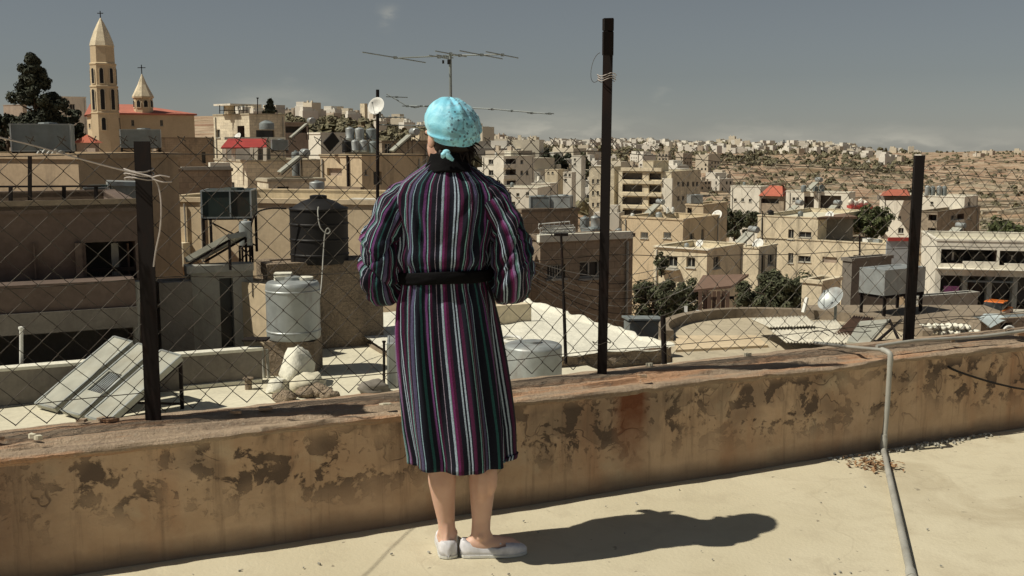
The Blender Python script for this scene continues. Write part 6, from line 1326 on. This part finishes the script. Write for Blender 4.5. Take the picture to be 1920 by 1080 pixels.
def scatter(n, px0, px1, Y0, Y1, label, group, sc=1.0, wins=False, tall=1.0, pw=1.0, clus=False):
    done = []; tries = 0
    while len(done) < n and tries < n * 60:
        tries += 1; px = rn.uniform(px0, px1); Y = Y0 + (Y1 - Y0) * rn.random() ** pw; x = (px - 960) / F * Y
        if clus and noise.noise(V((x / 55, Y / 90, 2))) < -.08: continue
        if any(abs(x - a) < 9 * sc and abs(Y - b_) < 13 * sc for a, b_ in done): continue
        done.append((x, Y)); i = rn.randrange(len(PR)); me, d = PR[i]; z = terr(x, Y); o = mkobj('house', me, label=label, cat='house', group=group)
        o.location = (x, Y, z); s = sc * rn.uniform(.8, 1.2); o.scale = (s, s, s * tall * rn.uniform(.85, 1.3)); o.rotation_euler = (0, 0, R(rn.choice((-62, -35, -25, -20, 28)) + rn.uniform(-10, 10)))
        if wins:
            for sd in (0, 1):
                for wx in (-.28, .02, .3):
                    for wz in (1.2, 4.2)[:2 if d[2] > 5 else 1]:
                        if rn.random() < .25: continue
                        w_ = bpy.data.objects.new('window', wmesh); COL.objects.link(w_); w_.parent = o
                        if sd == 0: w_.location = (wx * d[0], -d[1] / 2, wz)
                        else: w_.location = (d[0] / 2, wx * d[1], wz); w_.rotation_euler = (0, 0, R(90))
scatter(150, 1140, 1600, 1060, 1420, 'small pale flat-roofed house of the far town on the ridge right of the tall post', 'far town on the ridge', .62, pw=.8, clus=True)
scatter(46, 890, 1150, 500, 1350, 'small pale house on the far slope between headscarf and tall post', 'far slope houses in the centre', .68)
scatter(80, 430, 830, 560, 1300, 'small sunlit house on the hill skyline left of the headscarf', 'hill houses left of the headscarf', .66, tall=1.1)
scatter(22, 1170, 1360, 360, 700, 'scattered white house on the hillside behind the apartment tower', 'hillside houses behind the apartment tower', .72, wins=True)
scatter(12, 1580, 1740, 950, 1350, 'white house strung along the road on the far hillside', 'hillside houses along the road', .6)
scatter(6, 1780, 1915, 1150, 1390, 'tiny house on the bare reddish hill at the right edge', 'houses on the bare right hill', .6)
scatter(40, 870, 1160, 220, 480, 'white house on the slope below the skyline right of the headscarf', 'slope houses right of the headscarf', .8, wins=True)
for i, (px, w_, yt_) in enumerate(((682, 14, 194), (694, 10, 201), (648, 9, 210), (655, 6, 208), (623, 7, 213), (601, 12, 208), (575, 20, 206), (619, 6, 222), (632, 8, 214))):
    Y = 820 + 30 * i; q = at(px, yt_, Y); B('tower_block', ('pale tower block, tallest on the skyline left of the dish', 'second tower block on the skyline beside the tallest', 'slim tower block on the skyline left of the two tall ones', 'thin tower block touching the slim one on the skyline', 'narrow pale tower block midway along the left skyline', 'low wide block on the left skyline', 'broad stepped block at the left end of the skyline', 'small bright tower below the left skyline', 'short block right of the narrow skyline tower')[i], px + w_ * .1, yt_, Y, px - w_ / 2, px + w_ / 2, 40, 45, M['white' if i % 2 else 'cream'], cat='tower block')
mb = MB()
for k in range(420):
    px = rn.uniform(880, 1740); Y = 1050 + 360 * rn.random(); x = (px - 960) / F * Y; s_ = rn.uniform(3.5, 7.5); h_ = rn.uniform(4, 8)
    if px > 1560 and rn.random() < .6 or noise.noise(V((x / 55, Y / 90, 2))) < -.1: continue
    mb.box((x, Y, terr(x, Y) + h_ / 2 - 2), (s_ * rn.uniform(.8, 1.4), s_, h_ + 4), rz=R(rn.choice((-30, -60, 25))))
mb.obj('far_town', FM[0], kind='stuff', label='mass of tiny pale houses of the far town along the ridge', cat='far town')
# far trees, scrub and terrace walls: masses nobody could count
mb = MB(); rn = random.Random(5)
def clump(x, y, r_, h_):
    z = terr(x, y)
    for k in range(9):
        d = V((rn.gauss(0, 1), rn.gauss(0, 1), abs(rn.gauss(0, .8)))).normalized(); c = V((x + d.x * r_ * .6, y + d.y * r_ * .6, z + h_ * (.15 + .55 * d.z))); u = V((rn.gauss(0, 1), rn.gauss(0, 1), rn.gauss(0, 1))).normalized(); v_ = u.cross(d).normalized() if u.cross(d).length > .01 else V((1, 0, 0)); u = v_.cross(d)
        s_ = r_ * rn.uniform(.45, .75); mb.add([c - u * s_, c - v_ * s_, c + u * s_, c + v_ * s_], [(0, 1, 2, 3)])
for k in range(2300):
    px = rn.uniform(1150, 1990); Y = 180 + 1250 * rn.random() ** .8; x = (px - 960) / F * Y
    if noise.noise(V((x / 60, Y / 90, 4))) < -.02 and rn.random() < .8: continue
    clump(x, Y, rn.uniform(.6, 1.9) * (1 + Y / 2200), rn.uniform(.8, 2.4) * (1 + Y / 2200))
for k in range(1100):
    px = rn.uniform(1130, 1720); Y = 820 + 600 * rn.random(); x = (px - 960) / F * Y
    if noise.noise(V((x / 40, Y / 60, 9))) > -.1: clump(x, Y, rn.uniform(1.8, 4.2), rn.uniform(3, 7))
for k in range(1500):
    px = rn.uniform(430, 1180); Y = 250 + 1150 * rn.random(); x = (px - 960) / F * Y; clump(x, Y, rn.uniform(1.5, 4), rn.uniform(2, 6))
mb.obj('hill_scrub', M['scrub'], kind='stuff', label='olive-green scrub and far trees dotted over the hillsides', cat='scrub')
mb = MB()
for k in range(900):
    px = rn.uniform(1150, 1990); Y = 180 + 1000 * rn.random(); x = (px - 960) / F * Y; L = rn.uniform(5, 22); a = rn.gauss(.1, .25); n_ = 5; pr_ = None
    for i in range(n_ + 1):
        xx, yy = x + math.cos(a) * L * (i / n_ - .5), Y + math.sin(a) * L * (i / n_ - .5); p_ = V((xx, yy, terr(xx, yy) + .15))
        if pr_ is not None and abs(pr_.z - p_.z) < 1.5: mb.bar(pr_, p_, .7, rn.uniform(.7, 1.5))
        pr_ = p_
mb.obj('terrace_walls', M['cream2'], kind='stuff', label='low pale stone terrace walls across the hillside', cat='terrace walls')
# ------------------------------------------------------------------ small roof clutter on the valley and hill houses
for lb, kind, px, y0, y1, Y, wd, mt in (
    ('blue-grey tank on the tan house roof', 'c', 1236, 398, 412, 90, 12, 'galv'), ('small white tank on the tan house roof edge', 'c', 1186, 400, 411, 89, 7, 'whitep'),
    ('short black tank on the yellow house roof', 'c', 1446, 394, 409, 118, 12, 'blackp'), ('grey tank on the yellow house roof near the veranda', 'c', 1502, 396, 409, 117, 10, 'galvd'),
    ('white box on the lower roof of the yellow house', 'b', 1630, 448, 458, 112, 12, 'whitep'), ('grey box on the lower roof of the yellow house', 'b', 1648, 450, 458, 111, 8, 'galv'),
    ('grey tank on the shop row roof', 'c', 1862, 440, 455, 92, 12, 'galvd'), ('pale box on the shop row roof', 'b', 1800, 444, 454, 94, 14, 'white'),
    ('small grey tank on the cream valley house', 'c', 1288, 456, 468, 74, 9, 'galv'), ('dark tank on the wide low white house', 'c', 960, 342, 353, 156, 7, 'galvd'),
    ('grey tank on the pale windowed house', 'c', 1396, 341, 351, 196, 6, 'galvd'), ('white tank on the apartment block roof', 'c', 930, 286, 294, 196, 5, 'whitep'),
    ('grey box on the stone house roof', 'b', 1112, 430, 444, 40, 24, 'galvd'), ('pale water drum on the stone house roof', 'c', 1160, 428, 443, 40, 13, 'galv')):
    if kind == 'c': cyl_tank(lb, px - wd / 2, px + wd / 2, y0, y1 + 1, Y, M[mt], 0, .12)
    else: box_tank(lb, px - wd / 2, y0, px + wd / 2, y1 + 1, Y, .9, M[mt], .4, 0)
for i, (px, py, Y, lb) in enumerate(((546, 262, 76, 'solar heater behind the grey-green box tank'), (735, 288, 66, 'solar heater on the beige corner house right of the antenna pole'), (1210, 408, 92, 'solar heater on the tan house'), (1380, 466, 76, 'solar heater right of the cream valley house'), (1775, 452, 92, 'solar heater at the left end of the shop row'))):
    solar(lb, at(px, py, Y), 1.5, 1.1, math.pi + .35, R(40), tr=.24)
for px, py, Y, lb in ((1422, 458, 84, 'white dish on the porch house'), (1556, 404, 114, 'white dish on the yellow house roof'), (446, 258, 100, 'white dish on the cream house wall'), (1345, 404, 90, 'white dish at the end of the tan house')):
    dish(lb, px, py, Y, .45, (-.5, -.6, .5), .5)
for i, (px, y0, y1, Y) in enumerate(((1470, 262, 284, 1300), (1430, 396, 460, 100), (1612, 440, 520, 60))):
    mb = MB(); r_ = (.6, .05, .05)[i]; mb.tube([at(px, y1, Y), at(px, y0, Y)], r_, 6); mb.bar(at(px, y0 + 5, Y) - V((r_ * 8, 0, 0)), at(px, y0 + 5, Y) + V((r_ * 8, 0, 0)), r_, r_)
    mb.obj('utility_mast', M['iron'], label=('distant mast on the ridge skyline', 'thin utility mast in front of the yellow house', 'thin utility mast left of the galvanised box tank')[i], cat='mast')
